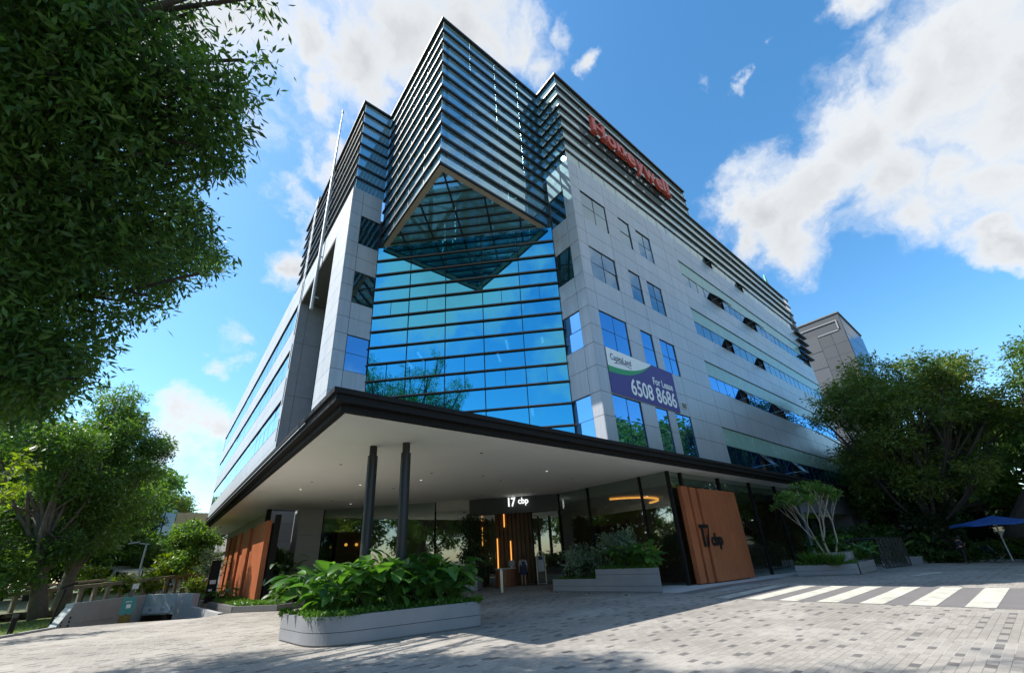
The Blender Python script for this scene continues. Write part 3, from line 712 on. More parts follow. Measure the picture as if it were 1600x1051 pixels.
# stair fin: shade put into the broad face's grey, sunlight into the pale slit-windowed side
fb = []; fz = [9.85, 13.7, 18.2, 22.6, 26.3, 30.0, 33.75]
for a_, c_ in zip(fz[:-1], fz[1:]): fb.append((a_, c_, [5.08, 5.72, 6.99], [(5.98, 7)] if a_ > 24 else []))
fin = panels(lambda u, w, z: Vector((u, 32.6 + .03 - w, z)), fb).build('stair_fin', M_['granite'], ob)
b = MB(); b.box(5.11, 7.0, 32.64, 33.5, 9.4, 24.0); b.box(5.11, 6.0, 32.64, 33.5, 24.0, 33.72); b.build('fin_core', M_['joint'], fin)
sl = []; slz = [9.4, 10.2, 11.9, 13.0, 15.2, 16.0, 18.2, 19.0, 21.2, 22.0, 24.2, 26.5, 30, 33.75]
for i, (a_, c_) in enumerate(zip(slz[:-1], slz[1:])): sl.append((a_, c_, [32.6, 32.85, 33.2, 33.5], [(32.85, 33.2)] if (i % 2 == 1 and i < 10) else []))
panels(FL, sl).build('fin_side', M_['clad_pale_lit'], ob)
# long left facade with ribbon windows
YW = [33.5 + 3.9 * k for k in range(13)]; YW = [v for v in YW if v < YE - 1] + [YE]
lb = []
for g in [(25.0, 22.2), (19.85, 17.85), (15.6, 13.55), (11.3, 8.75), (6.3, 5.4)]:
    m = (g[0] + g[1]) / 2
    panels(FL, [(m, g[0], YW, []), (g[1], m, YW, [])]).build('cladding', M_['clad_pale_lit'], ob)
for (t, bt) in ((22.2, 19.85), (17.85, 15.6), (13.55, 11.3), (8.75, 6.3)):
    w = MB(); mu = MB(); m = t - (t - bt) * .38
    for k in range(24):
        y0 = 33.6 + k * 1.975; y1 = y0 + 1.975
        for (z0, z1) in ((bt, m), (m, t)):
            tl = random.gauss(0, .004); w.face([(XL + .07 + tl, y0 + .02, z0 + .02), (XL + .07 - tl, y1 - .02, z0 + .02), (XL + .07 - tl, y1 - .02, z1 - .02), (XL + .07 + tl, y0 + .02, z1 - .02)])
    f = w.build('ribbon_window', M_['left_glass'], ob)
    mu.box(XL - .02, XL + .10, 33.6, YE, t - .05, t + .03); mu.box(XL + .0, XL + .12, 33.6, YE, bt - .03, bt + .02); mu.build('frame', M_['black'], f)
# the dark mass behind the skins
b = MB()
b.box(15.3, XE - .1, 11.75, 32, 5.5, 24.0); b.box(XR + .5, 31.5, 12.2, 32, 24.0, 25.2)
b.box(7.12, 20, 23.5, 80.8, 5.5, 25.0); b.box(5.2, 20, 33.6, 80.9, 5.5, 25.0)
b.box(5.2, 7.0, 21.2, 23.25, 5.5, 24.2); b.box(XR + .12, 15.4, 11.3, 12.9, 5.5, 24.0)
b.box(XR + .05, XE - .05, YR + .04, YR + .30, 5.5, 5.62); b.box(15.2, XE - .06, YR + .2, 11.8, 5.5, 24.9)
b.box(5.2, 7.0, YL + .2, 21.3, 5.5, 24.0); b.box(XL + .1, 5.3, YL + .3, 23.3, 5.5, 24.0); b.box(XL + .09, 5.3, 23.35, 32.55, 21.95, 24.2); b.box(XL + .10, 5.4, 33.6, 80.9, 5.4, 25.0)
b.build('structure_core', M_['slab'], ob)
b = MB(); b.box(XE - .05, XE, YR + .05, 32, 5.4, 29.2); b.build('end_wall', M_['clad'], ob); b = MB(); b.box(31.6, 31.7, 11.6, 31, 29.2, 32.35); b.build('end_wall', M_['clad'], ob)
b = MB(); b.box(XL + .05, 20, YE - .1, YE, 5.4, 25.0); b.build('end_wall', M_['clad_pale_lit'], ob)
# individual windows of the right wing
def pane_window(frame, u0, u1, z0, z1, nu, nz, mats, blinds=None):
    fr = MB(); dx = .022
    g = frame(0, -.06, 0) - frame(0, 0, 0)
    def bar(a0, a1, c0, c1): p = frame(a0, -.045, c0); q = frame(a1, -.045, c0); r = frame(a0, -.012, c0); fr.obox(p, q - p, r - p, (0, 0, c1 - c0))
    bar(u0, u1, z0, z0 + dx); bar(u0, u1, z1 - dx, z1); bar(u0, u0 + dx, z0 + dx, z1 - dx); bar(u1 - dx, u1, z0 + dx, z1 - dx)
    for k in range(1, nu): u = u0 + (u1 - u0) * k / nu; bar(u - .008, u + .008, z0 + dx, z1 - dx)
    for k in range(1, nz):
        z = z0 + (z1 - z0) * k / nz
        for j in range(nu):
            ua = u0 + (u1 - u0) * j / nu; ub = u0 + (u1 - u0) * (j + 1) / nu; bar(ua + (dx if j == 0 else .008), ub - (dx if j == nu - 1 else .008), z - .008, z + .008)
    w = fr.build('window', M_['gunmetal'], ob)
    gl = MB()
    for j in range(nu):
        for k in range(nz):
            ua, ub = u0 + (u1 - u0) * j / nu, u0 + (u1 - u0) * (j + 1) / nu; za, zb = z0 + (z1 - z0) * k / nz, z0 + (z1 - z0) * (k + 1) / nz
            t1, t2 = random.gauss(0, .004), random.gauss(0, .005)
            gl.face([frame(ua, -.028 + t1, za), frame(ub, -.028 - t1, za), frame(ub, -.028 - t1 + t2, zb), frame(ua, -.028 + t1 + t2, zb)])
    gl.build('pane', mats, w)
    return w
for ri, (t, bt) in enumerate(rows):
    mat = M_['window'] if ri < 2 else M_['window_blue']
    for wi, (u0, u1) in enumerate(WIN):
        pane_window(FR, u0 + .015, u1 - .015, bt + .015, t - .015, 2 if wi != 1 else 1, 2, mat)
    pane_window(FN, 11.735, 12.9, bt + .015, t - .015, 1, 2, M_['window_blue'] if ri > 1 else M_['teal_dark'])
    pane_window(FM, 5.735, 6.955, bt + .015, t - .015, 1, 2, M_['window_blue'] if ri > 1 else M_['teal_dark'])
# ribbon windows: green spandrel above, glass below, some awnings propped open
open_at = {0: (31.6, 38.1), 1: (31.7, 37.8), 2: (31.6, 38.0), 3: (31.7, 37.8)}
def awning(u0, w, ztop, h, ang=.62):
    """an outward propped pane hinged at its top edge"""
    fr = MB(); y0 = YR - .02; dz, dy = h * math.cos(ang), h * math.sin(ang)
    p = Vector((u0, y0, ztop)); ax = Vector((w, 0, 0)); dn = Vector((0, -dy, -dz)); th = ax.cross(dn).normalized() * .04
    for (a_, e1, e2) in ((p, ax, dn * .07), (p + dn * .93, ax, dn * .07), (p + dn * .07, ax * .05, dn * .86), (p + ax * .95 + dn * .07, ax * .05, dn * .86)): fr.obox(a_, e1, e2, th)
    o = fr.build('awning_window', M_['gunmetal'], ob)
    g = MB(); q = p + th * .5; g.face([q + ax * .04 + dn * .06, q + ax * .96 + dn * .06, q + ax * .96 + dn * .94, q + ax * .04 + dn * .94]); g.build('pane', M_['window'], o)
    a2 = MB(); a2.tube([(u0 + .03, YR + .08, ztop - h * .75), p + dn * .95 + ax * .03], .012, 5); a2.tube([(u0 + w - .03, YR + .08, ztop - h * .75), p + dn * .95 + ax * .97], .012, 5); a2.build('stay', M_['steel'], o)
for ri, (t, bt) in enumerate(rows):
    gm = t - [1.18, 1.10, 1.08, 1.2][ri]
    sp = MB(); n = 23; xa, xb = 26.66, 54.29 if ri else 51.9
    for k in range(n):
        u0 = xa + (xb - xa) * k / n; u1 = xa + (xb - xa) * (k + 1) / n; sp.box(u0 + .006, u1 - .006, YR + .03, YR + .09, gm, t - .05)
    sp.build('green_spandrel', M_['green'], ob)
    fr = MB(); fr.box(xa, xb, YR - .02, YR + .1, t - .045, t + .0); fr.box(xa, xb, YR + .03, YR + .1, gm - .04, gm - .003); fr.box(xa, xb, YR + .03, YR + .1, bt + .01, bt + .05)
    gl = MB(); gls = []; g0 = bt + .05; g1 = gm - .04
    for k in range(n):
        u0 = xa + (xb - xa) * k / n; u1 = xa + (xb - xa) * (k + 1) / n
        fr.box(u0 - .008, u0 + .008, YR + .04, YR + .065, g0, g1)
        if any(abs(u0 - a_) < .75 for a_ in open_at[ri]): awning(u0 + .03, u1 - u0 - .06, g1, g1 - g0); gls.append(gl); gl = MB(); continue
        t1, t2 = random.gauss(0, .003), random.gauss(0, .004)
        gl.face([(u0 + .008, YR + .052 + t1, g0), (u1 - .008, YR + .052 - t1, g0), (u1 - .008, YR + .052 - t1 + t2, g1), (u0 + .008, YR + .052 + t1 + t2, g1)])
    w = fr.build('ribbon_window', M_['gunmetal'], ob)
    for g_ in gls + [gl]: g_.build('pane', M_['window'] if ri < 2 else M_['window_blue'], w)
# strip of glass under the lowest roof louvre, and backing glass behind the louvres
strip = MB()
def flush_strip():
    global strip
    if strip.f: strip.build('strip_window', M_['backing'], ob)
    strip = MB()
for k in range(30):
    u0 = XR + .02 + k * 1.24; u1 = u0 + 1.24
    if u1 > 52: break
    if abs(u0 - 32.0) < .6 or abs(u0 - 38.3) < .6: awning(u0 + .02, 1.2, 24.9, .85, .5); flush_strip(); continue
    t1 = random.gauss(0, .004); strip.face([(u0 + .02, YR + .06 + t1, 24.02), (u1 - .02, YR + .06 - t1, 24.02), (u1 - .02, YR + .06 - t1, 25.0), (u0 + .02, YR + .06 + t1, 25.0)])
flush_strip()
bk = MB()
for k in range(17):
    u0 = XR + .16 + k * 2.42; u1 = u0 + 2.42
    for z in range(8):
        z0 = 25.0 + z * 1.05; z1 = min(z0 + 1.05, 32.3)
        if (u1 > 31.8 and z > 3) or u1 > XE: continue
        t1 = random.gauss(0, .004); bk.face([(u0 + .01, YR + .135 + t1, z0 + .01), (u1 - .01, YR + .135 - t1, z0 + .01), (u1 - .01, YR + .135 - t1, z1 - .01), (u0 + .01, YR + .135 + t1, z1 - .01)])
bk.box(31.62, 31.7, YR + .1, 11.9, 29.2, 32.3)
bk.build('louvre_backing', M_['backing'], ob)
cg = MB()
for k in range(4): cg.face([(52.02, YR + .1, 20.4 + k * .9), (XE, YR + .1, 20.4 + k * .9), (XE, YR + .1, 21.28 + k * .9), (52.02, YR + .1, 21.28 + k * .9)])
w = cg.build('corner_window', M_['window_blue'], ob)
b = MB()
for k in range(4): b.box(52.0, XE + .5, YR - .40, YR + .05, 20.75 + k * .95, 20.90 + k * .95)
b.build('corner_louvre', M_['louver'], w)
b = MB(); b.box(14.9, XE - .2, 12.0, 32, 29.0, 29.1); b.box(15.0, 31.6, 11.6, 31, 31.9, 32.0); b.build('roof', M_['slab'], ob)
# louvres wrap the whole roofline; below z 25 only round the box
JP = [(XE + .35, YR), (XR, YR), (XR, BY), (BX, BY), (BX, YL), (XL, YL), (XL, 36.3)]
for z in [25.0, 26.05, 27.1, 28.15, 29.2]:
    b = MB(); b.poly_bar(JP, 0, .12, z - .135, z); b.build('louvre', M_['louver'], ob)
JP2 = [(31.7, YR)] + JP[1:]
for z in [30.25, 31.3]:
    b = MB(); b.poly_bar(JP2, 0, .12, z - .135, z); b.build('louvre', M_['louver'], ob)
b = MB(); b.poly_bar(JP2, -.04, .14, 32.27, 32.42); b.build('louvre', M_['louver'], ob)
for z in [20.95, 21.95, 22.95, 23.98]:
    b = MB(); b.poly_bar([(XR - .02, BY), (BX, BY), (BX, YL - .02)], 0, .12, z - .135, z); b.build('louvre', M_['louver'], ob)
# glass of the box and of the jogs
GS = .135
lvz = [19.98, 20.95, 21.95, 22.95, 23.98, 25.0, 26.05, 27.1, 28.15, 29.2, 30.25, 31.3, 32.3]
def box_glass(p, q, mat, nb, z0=0):
    b = MB(); d = (Vector(q) - Vector(p)); nrm = Vector((d.y, -d.x)).normalized(); ms = []
    for k in range(nb):
        a_ = Vector(p) + d * (k / nb); c_ = Vector(p) + d * ((k + 1) / nb); g = d.normalized() * .012
        for za, zb in zip(lvz[z0:-1], lvz[z0 + 1:]):
            t1 = random.gauss(0, .003)
            b.face([(*(a_ + g + nrm * t1), za), (*(c_ - g - nrm * t1), za), (*(c_ - g - nrm * t1), zb), (*(a_ + g + nrm * t1), zb)])
        if k: m = MB(); m.obox((*(a_ - g * 2), lvz[z0] + .02), (*(g * 4), 0), (*(nrm * -.05), 0), (0, 0, lvz[-1] - lvz[z0] - .05)); ms.append(m)
    w = b.build('box_glass', mat, ob)
    for m in ms: m.build('mullion', M_['steel'], w)
    return w
box_glass((BX + GS, YL), (BX + GS, BY + GS), M_['teal'], 4)
box_glass((BX + GS, BY + GS), (XR + .2, BY + GS), M_['teal'], 4)
box_glass((XR + GS, BY + .2), (XR + GS, YR + GS), M_['teal'], 1, 4)
box_glass((XL + GS, YL + GS), (BX + .2, YL + GS), M_['teal'], 1, 4)
b = MB(); b.face([(XL + GS, YL + .16, 24.3), (XL + GS, 36.0, 24.3), (XL + GS, 36.0, 32.3), (XL + GS, YL + .16, 32.3)]); b.build('louvre_backing', M_['backing'], ob)
# steel inside the hollow box, seen through the glass
b = MB(); c0 = Vector((XR - .3, BY + .9, 0)); c1 = Vector((BX + .9, YL - .3, 0)); dg = c1 - c0
for k in range(5):
    p = c0 + dg * (k / 4); b.tube([p + Vector((0, 0, 20)), p + Vector((0, 0, 31.9))], .13, 8)
for z in (24.4, 28.4, 31.8): b.tube([c0 + Vector((0, 0, z)), c1 + Vector((0, 0, z))], .12, 6)
for k in range(4):
    p, q = c0 + dg * (k / 4), c0 + dg * ((k + 1) / 4); zz = (20.6, 24.3) if k % 2 else (24.3, 20.6)
    b.tube([p + Vector((0, 0, zz[0])), q + Vector((0, 0, zz[1]))], .09, 6); b.tube([p + Vector((0, 0, zz[1] + 4)), q + Vector((0, 0, zz[0] + 4))], .09, 6)
for (p, q) in (((BX + .7, BY + .7, 24.2), (12.6, 15.0, 24.2)), ((BX + .7, BY + .7, 28.2), (9, 18.5, 28.2)), ((BX + .8, BY + .8, 20.2), (BX + .8, BY + .8, 32))): b.tube([p, q], .1, 6)
b.tube([(BX + .8, BY + .8, 20.4), (13.0, BY + .8, 24.0)], .09, 6); b.tube([(13, BY + .8, 20.4), (BX + .8, BY + .8, 24)], .09, 6); b.tube([(BX + .8, BY + .8, 20.4), (BX + .8, 19, 24.0)], .09, 6)
b.tube([(BX + .8, BY + .8, 24.4), (13.0, BY + .8, 28.0)], .09, 6); b.tube([(13, BY + .8, 24.4), (BX + .8, BY + .8, 28)], .09, 6)
b.build('box_steelwork', M_['gunmetal'], ob)
b = MB(); b.face([(XR + .2, BY + .5, 20.0), (BX + .5, YL + .2, 20.0), (BX + .5, YL + .2, 25.0), (XR + .2, BY + .5, 25.0)]); b.build('inner_glazing', M_['teal'], ob)
# soffit of the box: glazed triangle on dark beams with a beige edge trim
b = MB(); b.face([(BX + .12, BY + .12, 19.95), (XR - .2, BY + .12, 19.95), (BX + .12, YL - .2, 19.95)]); sf = b.build('box_soffit', M_['teal_soffit'], ob)
b = MB()
b.box(BX + .0, XR - .3, BY, BY + .10, 19.84, 19.97); b.box(BX, BX + .10, BY + .10, YL - .3, 19.84, 19.97)
b.build('edge_cap', M_['louver'], sf)
b = MB(); b.box(BX + .10, XR - .5, BY + .10, BY + .42, 19.87, 19.99); b.box(BX + .10, BX + .42, BY + .42, YL - .5, 19.87, 19.99); b.build('edge_trim', M_['beige'], sf)
b = MB()
for k in range(1, 8):
    s_ = k / 8 * 7.3; b.tube([(BX + .42 + s_, BY + .42, 19.86), (BX + .42, BY + .42 + s_, 19.86)], .06, 6)
for k in range(-2, 3):
    m = Vector(((XR + BX) / 2, (BY + YL) / 2, 19.95)) + Vector((1, -1, 0)) * (k * 1.28); L = 3.85 - abs(k) * 1.28
    if L > .3: b.tube([m - Vector((.1, .1, 0)), m - Vector((L, L, 0)) + Vector((.42, .42, 0))], .05, 6)
b.build('soffit_beams', M_['louver'], sf)
# diagonal curtain wall
ca, cb_ = Vector((XR, BY)), Vector((BX, YL)); cd = cb_ - ca; cn = Vector((-1, -1)).normalized()
crow = [19.93, 18.9, 17.83, 16.78, 15.85, 14.82, 13.85, 12.83, 11.79, 10.76, 9.74, 8.55, 7.4, 6.25, 5.4]
g = MB(); mu = MB(); lb = MB()
for k in range(5):
    for ri, (z1, z0) in enumerate(zip(crow[:-1], crow[1:])):
        nsub = 2 if ri in (4, 8, 9) and random.random() < .8 else 1
        for s_ in range(nsub):
            a_ = ca + cd * ((k + s_ / nsub) / 5); c_ = ca + cd * ((k + (s_ + 1) / nsub) / 5); e_ = cd.normalized() * .012
            t1, t2 = random.gauss(0, .004), random.gauss(0, .003)
            g.face([(*(a_ + e_ + cn * t1), z0), (*(c_ - e_ - cn * t1), z0), (*(c_ - e_ - cn * (t1 - t2)), z1), (*(a_ + e_ + cn * (t1 + t2)), z1)])
            if s_: mu.obox((*(a_ - e_), z0), (*(e_ * 2), 0), (*(cn * .02), 0), (0, 0, z1 - z0))
    if k: a_ = ca + cd * (k / 5); e_ = cd.normalized() * .02; mu.obox((*(a_ - e_), 5.4), (*(e_ * 2), 0), (*(cn * .03), 0), (0, 0, 14.5))
cw = g.build('curtain_wall', M_['curtain'], ob); mu.build('mullion', M_['black'], cw)
for z in crow[1:-1]: lb.tube([(*(ca + cn * .075 - cd.normalized() * .02), z), (*(cb_ + cn * .075), z)], .05, 8)
lb.build('curtain_rail', plain('bronze_rail', (.10, .085, .075), .35, .5, .1, 2), cw)
# office floors behind the curtain wall, with lit ceiling tubes
b = MB()
for z in (9.35, 13.65, 17.95):
    b.prism([(XR, BY + .4), (XR + .6, BY + .4), (XR + .6, 22.0), (8, 23.0), (BX + .1, 23.0), (BX + .1, YL + .3)], z - .45, z + .25)
b.build('office_floors', M_['slab'], ob)
for (s_, dpt, z) in ((1.1, 1.3, 13.15), (3.2, 1.2, 13.15), (5.4, 1.5, 8.85), (2.0, 1.2, 8.85), (8.6, 1.6, 13.15), (7.6, 1.3, 8.85), (3.9, 2.8, 13.15), (9.6, 2.4, 13.15)):
    p = ca + cd.normalized() * s_ - cn * dpt; b = MB(); b.obox((p.x, p.y, z), (.85, .85, 0), (-.10, .10, 0), (0, 0, .04)); b.build('ceiling_light', M_['tube'], ob)
# flat roof of the left wing, and a maintenance rail above the parapet
b = MB(); b.box(5.6, 20, 33.6, 80.7, 25.0, 25.06); b.build('roof', M_['slab'], ob)
# small louvred vent beside the banner
vt = MB(); vt.box(22.0, 22.62, YR - .03, YR - .003, 9.0, 9.42); v = vt.build('vent', M_['farwhite'], ob)
b = MB()
for k in range(5): b.box(22.06, 22.56, YR - .05, YR - .032, 9.05 + k * .07, 9.09 + k * .07)
b.build('slats', M_['granite_dark'], v)
# ground floor: far right podium and left podium
b = MB(); b.box(36.3, XE, YR + .12, YR + .7, 3.55, 5.4, .4); b.box(36.3, 37.0, YR + .1, 14, gz(37) - .3, 3.55, .5); b.box(49.5, XE, YR + .15, 14, gz(50) - .4, 3.55, .3); b.build('podium_beam', M_['granite'], ob)
b = MB()
for k in range(5): b.face([(37.0 + k * 2.5, 14, gz(44) - .2), (39.44 + k * 2.5, 14, gz(44) - .2), (39.44 + k * 2.5, 14, 3.5), (37.0 + k * 2.5, 14, 3.5)])
w = b.build('podium_glazing', M_['teal_dark'], ob)
for k in range(6): b = MB(); b.box(36.95 + k * 2.5, 37.03 + k * 2.5, 13.9, 14.05, gz(44) - .2, 3.5); b.build('mullion', M_['black'], w)
b = MB(); b.box(5.2, 5.6, 32.7, 80.9, 3.6, 5.4, .5); b.box(5.25, 20, 33.2, 33.6, -.2, 5.4, .4); b.box(5.4, 5.6, 33.6, 80.9, -.2, 3.6, .6); b.build('podium_wall', M_['pilaster'], ob)
b = MB()
for k in range(3): b.face([(8.2 + k * 1.6, 32.9, 0), (9.75 + k * 1.6, 32.9, 0), (9.75 + k * 1.6, 32.9, 4.0), (8.2 + k * 1.6, 32.9, 4.0)])
b.face([(5.3, 33.15, .2), (8.1, 33.15, .2), (8.1, 33.15, 4.6), (5.3, 33.15, 4.6)])
b.build('podium_glazing', M_['darkglass'], ob)
# stone pilaster left of the entrance
b = MB()
for (z0, z1) in ((0, 1.75), (1.765, 3.55), (3.565, 5.16)): b.box(6.65, 8.08, 29.75, 31.2, z0, z1)
b.build('pilaster', M_['pilaster'], ob)
# rod on the left wing
b = MB(); b.tube([(4.85, 26.8, 18), (4.85, 26.8, 28.5), (4.85, 26.8, 38.3)], [.11, .10, .05], 8); b.tube([(4.85, 26.8, 38.3), (4.85, 26.8, 38.6)], .09, 6)
for z in (19, 22.5, 25.5, 30.2): b.box(4.85, 5.2, 26.76, 26.84, z, z + .08)
tag(b.build('roof_mast', M_['lampgrey']), 'tall grey mast fixed to the sunlit side of the block', 'mast')

# ------------------------------------------------------------------ lobby under the canopy (ground floor of the block)
SZ = 5.17
lg = M_['lobby']
def glazing(pts, z1, mats, mull=None, name='lobby_glass', mw=.07, md=.16):
    b = MB(); ms = []
    for p, q in zip(pts[:-1], pts[1:]):
        m = MB(); ms.append(m)
        p, q = Vector(p), Vector(q); d = (q - p).normalized(); t1 = random.gauss(0, .004); nr = Vector((d.y, -d.x)) * t1
        b.face([(*(p + nr), gz(p.x) + .02), (*(q - nr), gz(q.x) + .02), (*(q - nr), z1), (*(p + nr), z1)])
        m.obox((*(p - d * mw / 2 + Vector((d.y, -d.x)) * -md / 2), gz(p.x)), (*(d * mw), 0), (*(Vector((d.y, -d.x)) * md), 0), (0, 0, z1 - gz(p.x)))
    w = b.build(name, mats, ob)
    for m in ms: m.build('mullion', M_['black'], w)
    return w
glazing([(19.2, 19.0), (19.2, 16.5), (19.12, 12.8), (19.06, 11.1)], SZ - .01, lg)
glazing([(19.06, 11.1), (20.26, 11.1), (24.3, 11.1), (28.35, 11.1), (32.4, 11.1), (36.3, 11.1)], SZ - .01, lg, mw=.14)
glazing([(8.1, 29.9), (10.1, 28.0), (12.0, 26.2), (13.6, 24.7), (15.25, 23.1)], SZ - .01, lg)
glazing([(15.25, 23.1), (16.4, 22.0)], SZ - .01, lg); glazing([(18.1, 20.4), (19.2, 19.0)], SZ - .01, lg)
b = MB(); p, q = Vector((15.25, 23.1)), Vector((19.2, 19.0)); d = (q - p); nr = Vector((d.y, -d.x)).normalized()
b.obox((*(p + nr * .0), 4.15), (*d, 0), (*(nr * .1), 0), (0, 0, 1.0)); b.build('entrance_header', M_['gunmetal'], ob)
b = MB(); b.prism([(19.3, 11.2), (36.3, 11.2), (36.3, 22), (30, 34), (8.2, 34), (8.2, 30.0), (19.25, 19.05)], gz(36) - .3, .015); b.build('lobby_floor', M_['lobbyfloor'], ob)
b = MB(); b.prism([(19.3, 11.2), (36.3, 11.2), (36.3, 22), (30, 34), (8.2, 34), (8.2, 30.0), (19.3, 19.1)], 4.55, 5.3); b.build('lobby_ceiling', M_['ceiling'], ob)
b = MB(); b.box(26, 36.2, 17.2, 17.35, -.3, 4.55); b.box(36.0, 36.2, 11.3, 17.2, -.3, 4.55); b.build('lobby_wall', M_['lobbywood'], ob)
b = MB(); b.obox((20.5, 24.8, 0), (4.2, -4.4, 0), (.2, .2, 0), (0, 0, 4.55)); b.obox((26, 17.3, 0), (-2.0, 2.6, 0), (.2, .2, 0), (0, 0, 4.55)); b.build('lobby_wall', M_['lobbywood'], ob)
b = MB(); b.obox((13.6, 27.8, 0), (2.1, -2.2, 0), (.2, .2, 0), (0, 0, 4.55)); b.obox((10, 33.0, 0), (3.6, -5.2, 0), (.2, .2, 0), (0, 0, 4.55)); b.build('lobby_wall', M_['olive'], ob)
b = MB(); b.box(5.7, 37.5, 34.1, 34.3, -.4, 5.4); b.box(37.3, 37.5, 14.2, 34.0, -.5, 5.4); b.build('lobby_wall', M_['granite_dark'], ob)
# slatted timber wall with warm strip lights behind the counter
b = MB(); p = Vector((15.9, 25.6, 0)); d = Vector((4.4, -4.6, 0)); n = Vector((-1, -1, 0)).normalized()
for k in range(22): b.obox(p + d * (k / 22), d / 22 * .8, n * -.12, (0, 0, 4.5))
b.obox(p - n * .2, d, n * -.1, (0, 0, 4.5)); wl = b.build('slat_wall', M_['lobbywood'], ob)
for (t, z0, z1) in ((.14, .9, 3.0), (.26, 2.4, 4.4), (.42, .9, 2.8), (.50, 3.5, 4.45), (.56, 1.0, 2.6)):
    s = MB(); s.obox(p + d * t + n * .05 + Vector((0, 0, z0)), d * .010, n * .03, (0, 0, z1 - z0)); s.build('strip_light', M_['warm'], wl)
b = MB(); cpt = Vector((22.6, 17.2, 4.40))
for k in range(14):
    a0, a1 = -2.6 + k * .16, -2.6 + (k + 1) * .16
    p0 = cpt + Vector((math.cos(a0), math.sin(a0), 0)) * 2.6; p1 = cpt + Vector((math.cos(a1), math.sin(a1), 0)) * 2.6
    b.obox(p0, p1 - p0, Vector((math.cos(a0), math.sin(a0), 0)) * .12, (0, 0, .10))
b.build('ring_light', M_['warm'], ob)
b = MB()
for (x, y) in ((12.2, 29.5), (13.8, 28.6), (14.5, 30.2), (16.2, 29.0), (11.5, 31), (20.6, 22.0), (22.2, 14.5), (25, 13.6), (18.8, 22.5), (15.5, 30.6)): b.tube([(x, y, 4.50), (x, y, 4.54)], .07, 8)
b.build('downlight', M_['lamp'], ob)
for (x, y, z) in ((10.2, 31.2, 2.9), (11.0, 31.4, 2.9)):
    b = MB(); b.tube([(x, y, z), (x, y, z + .05), (x, y, z + .16), (x, y, z + .2)], [.03, .10, .10, .03], 10); pd = b.build('pendant_lamp', M_['warm'], ob)
    b = MB(); b.tube([(x, y, z + .2), (x, y, 4.55)], .008, 4); b.build('cord', M_['black'], pd)
# counter, screen, person and display stand just inside the door
ct = G(792, 915); ct = thing('reception_counter', 'curved timber reception counter inside the dark entrance', 'counter', (16.45, 21.2, 0.02))
b = MB(); pl = [(16.45 + .62 * math.cos(a) * 1.1, 21.2 + .42 * math.sin(a)) for a in [k * PI / 8 for k in range(16)]]; b.prism(pl, .02, .96); b.build('body', M_['counterwood'], ct)
b = MB(); b.prism([(16.45 + (x - 16.45) * 1.08, 21.2 + (y - 21.2) * 1.08) for x, y in pl], .962, 1.01); b.build('top', M_['strip'], ct)
mt = thing('monitor', 'small white monitor standing on the reception counter', 'monitor', (16.75, 21.05, 1.01))
b = MB(); b.box(16.6, 17.0, 21.0, 21.05, 1.10, 1.42); b.build('screen', M_['lampgrey'], mt)
b = MB(); b.box(16.77, 16.83, 21.02, 21.06, 1.03, 1.10); b.box(16.68, 16.92, 20.95, 21.12, 1.01, 1.03); b.build('stand', M_['lampgrey'], mt)
sd = thing('banner_stand', 'narrow white banner on a rounded steel frame inside the entrance', 'sign', (18.3, 20.0, 0.02))
b = MB(); f0 = Vector((18.1, 20.2, 0)); f1 = Vector((18.45, 19.85, 0)); mid = (f0 + f1) / 2
b.tube([f0 + Vector((0, 0, .02)), f0 + Vector((0, 0, 1.6)), f0 * .75 + f1 * .25 + Vector((0, 0, 1.78)), mid + Vector((0, 0, 1.83)), f0 * .25 + f1 * .75 + Vector((0, 0, 1.78)), f1 + Vector((0, 0, 1.6)), f1 + Vector((0, 0, .02))], .022, 6)
b.tube([f0 + Vector((0, 0, .06)), f1 + Vector((0, 0, .06))], .022, 6); b.build('frame', M_['steel'], sd)
b = MB(); e = (f1 - f0); b.obox(f0 + e * .12 + Vector((-.02, -.02, .72)), e * .76, (.01, .01, 0), (0, 0, .88)); b.build('banner', M_['lightcloth'], sd)
b = MB(); b.obox(f0 + e * .22 + Vector((-.03, -.03, 1.36)), e * .5, (.008, .008, 0), (0, 0, .2)); b.build('print', M_['navy_ink'], sd)
bo = thing('bollard', 'slim stainless steel post standing in front of the entrance', 'bollard', G(785, 925))
p = G(785, 925); b = MB(); b.tube([p, p + Vector((0, 0, 1.0))], .075, 12); b.build('post', M_['steel'], bo)
b = MB(); b.tube([p + Vector((0, 0, 1.002)), p + Vector((0, 0, 1.10))], .085, 12); b.build('reader_head', M_['lampgrey'], bo)

# ------------------------------------------------------------------ canopy
cp = thing('entrance_canopy', 'deep flat canopy with white soffit and black fascia over the entrance', 'canopy', (4.8, 13, 0))
AX, AY = 2.86, 10.08
soff = [(AX + .12, 52.0), (AX + .12, AY + .12), (36.3, AY + .12), (36.3, 11.25), (19.6, 11.25), (19.6, 19.2), (8.15, 30.62), (5.3, 30.62), (5.3, 52.0)]
b = MB(); b.prism(soff, SZ, SZ + .12); b.build('soffit', M_['soffit'], cp)
path = [(46.0, AY), (AX, AY), (AX, 52.4)]
b = MB()
b.poly_bar([(36.3, AY)] + path[1:], -.02, .14, SZ + .0, SZ + .17)
b.poly_bar(path, -.22, .16, SZ + .172, SZ + .36)
b.poly_bar(path, -.30, .10, SZ + .362, SZ + .50)
b.build('fascia', M_['black'], cp)
b = MB(); b.prism([(36.3, AY + .16), (46.0, AY + .16), (46.0, YR + .1), (36.3, YR + .1)], SZ + .18, SZ + .34); b.build('side_ledge', M_['black'], cp)
b = MB(); b.poly_bar([(AX - .27, 12.5), (AX - .27, 52)], -.012, -.0, SZ + .30, SZ + .335); b.build('drip_edge', M_['lampgrey'], cp)
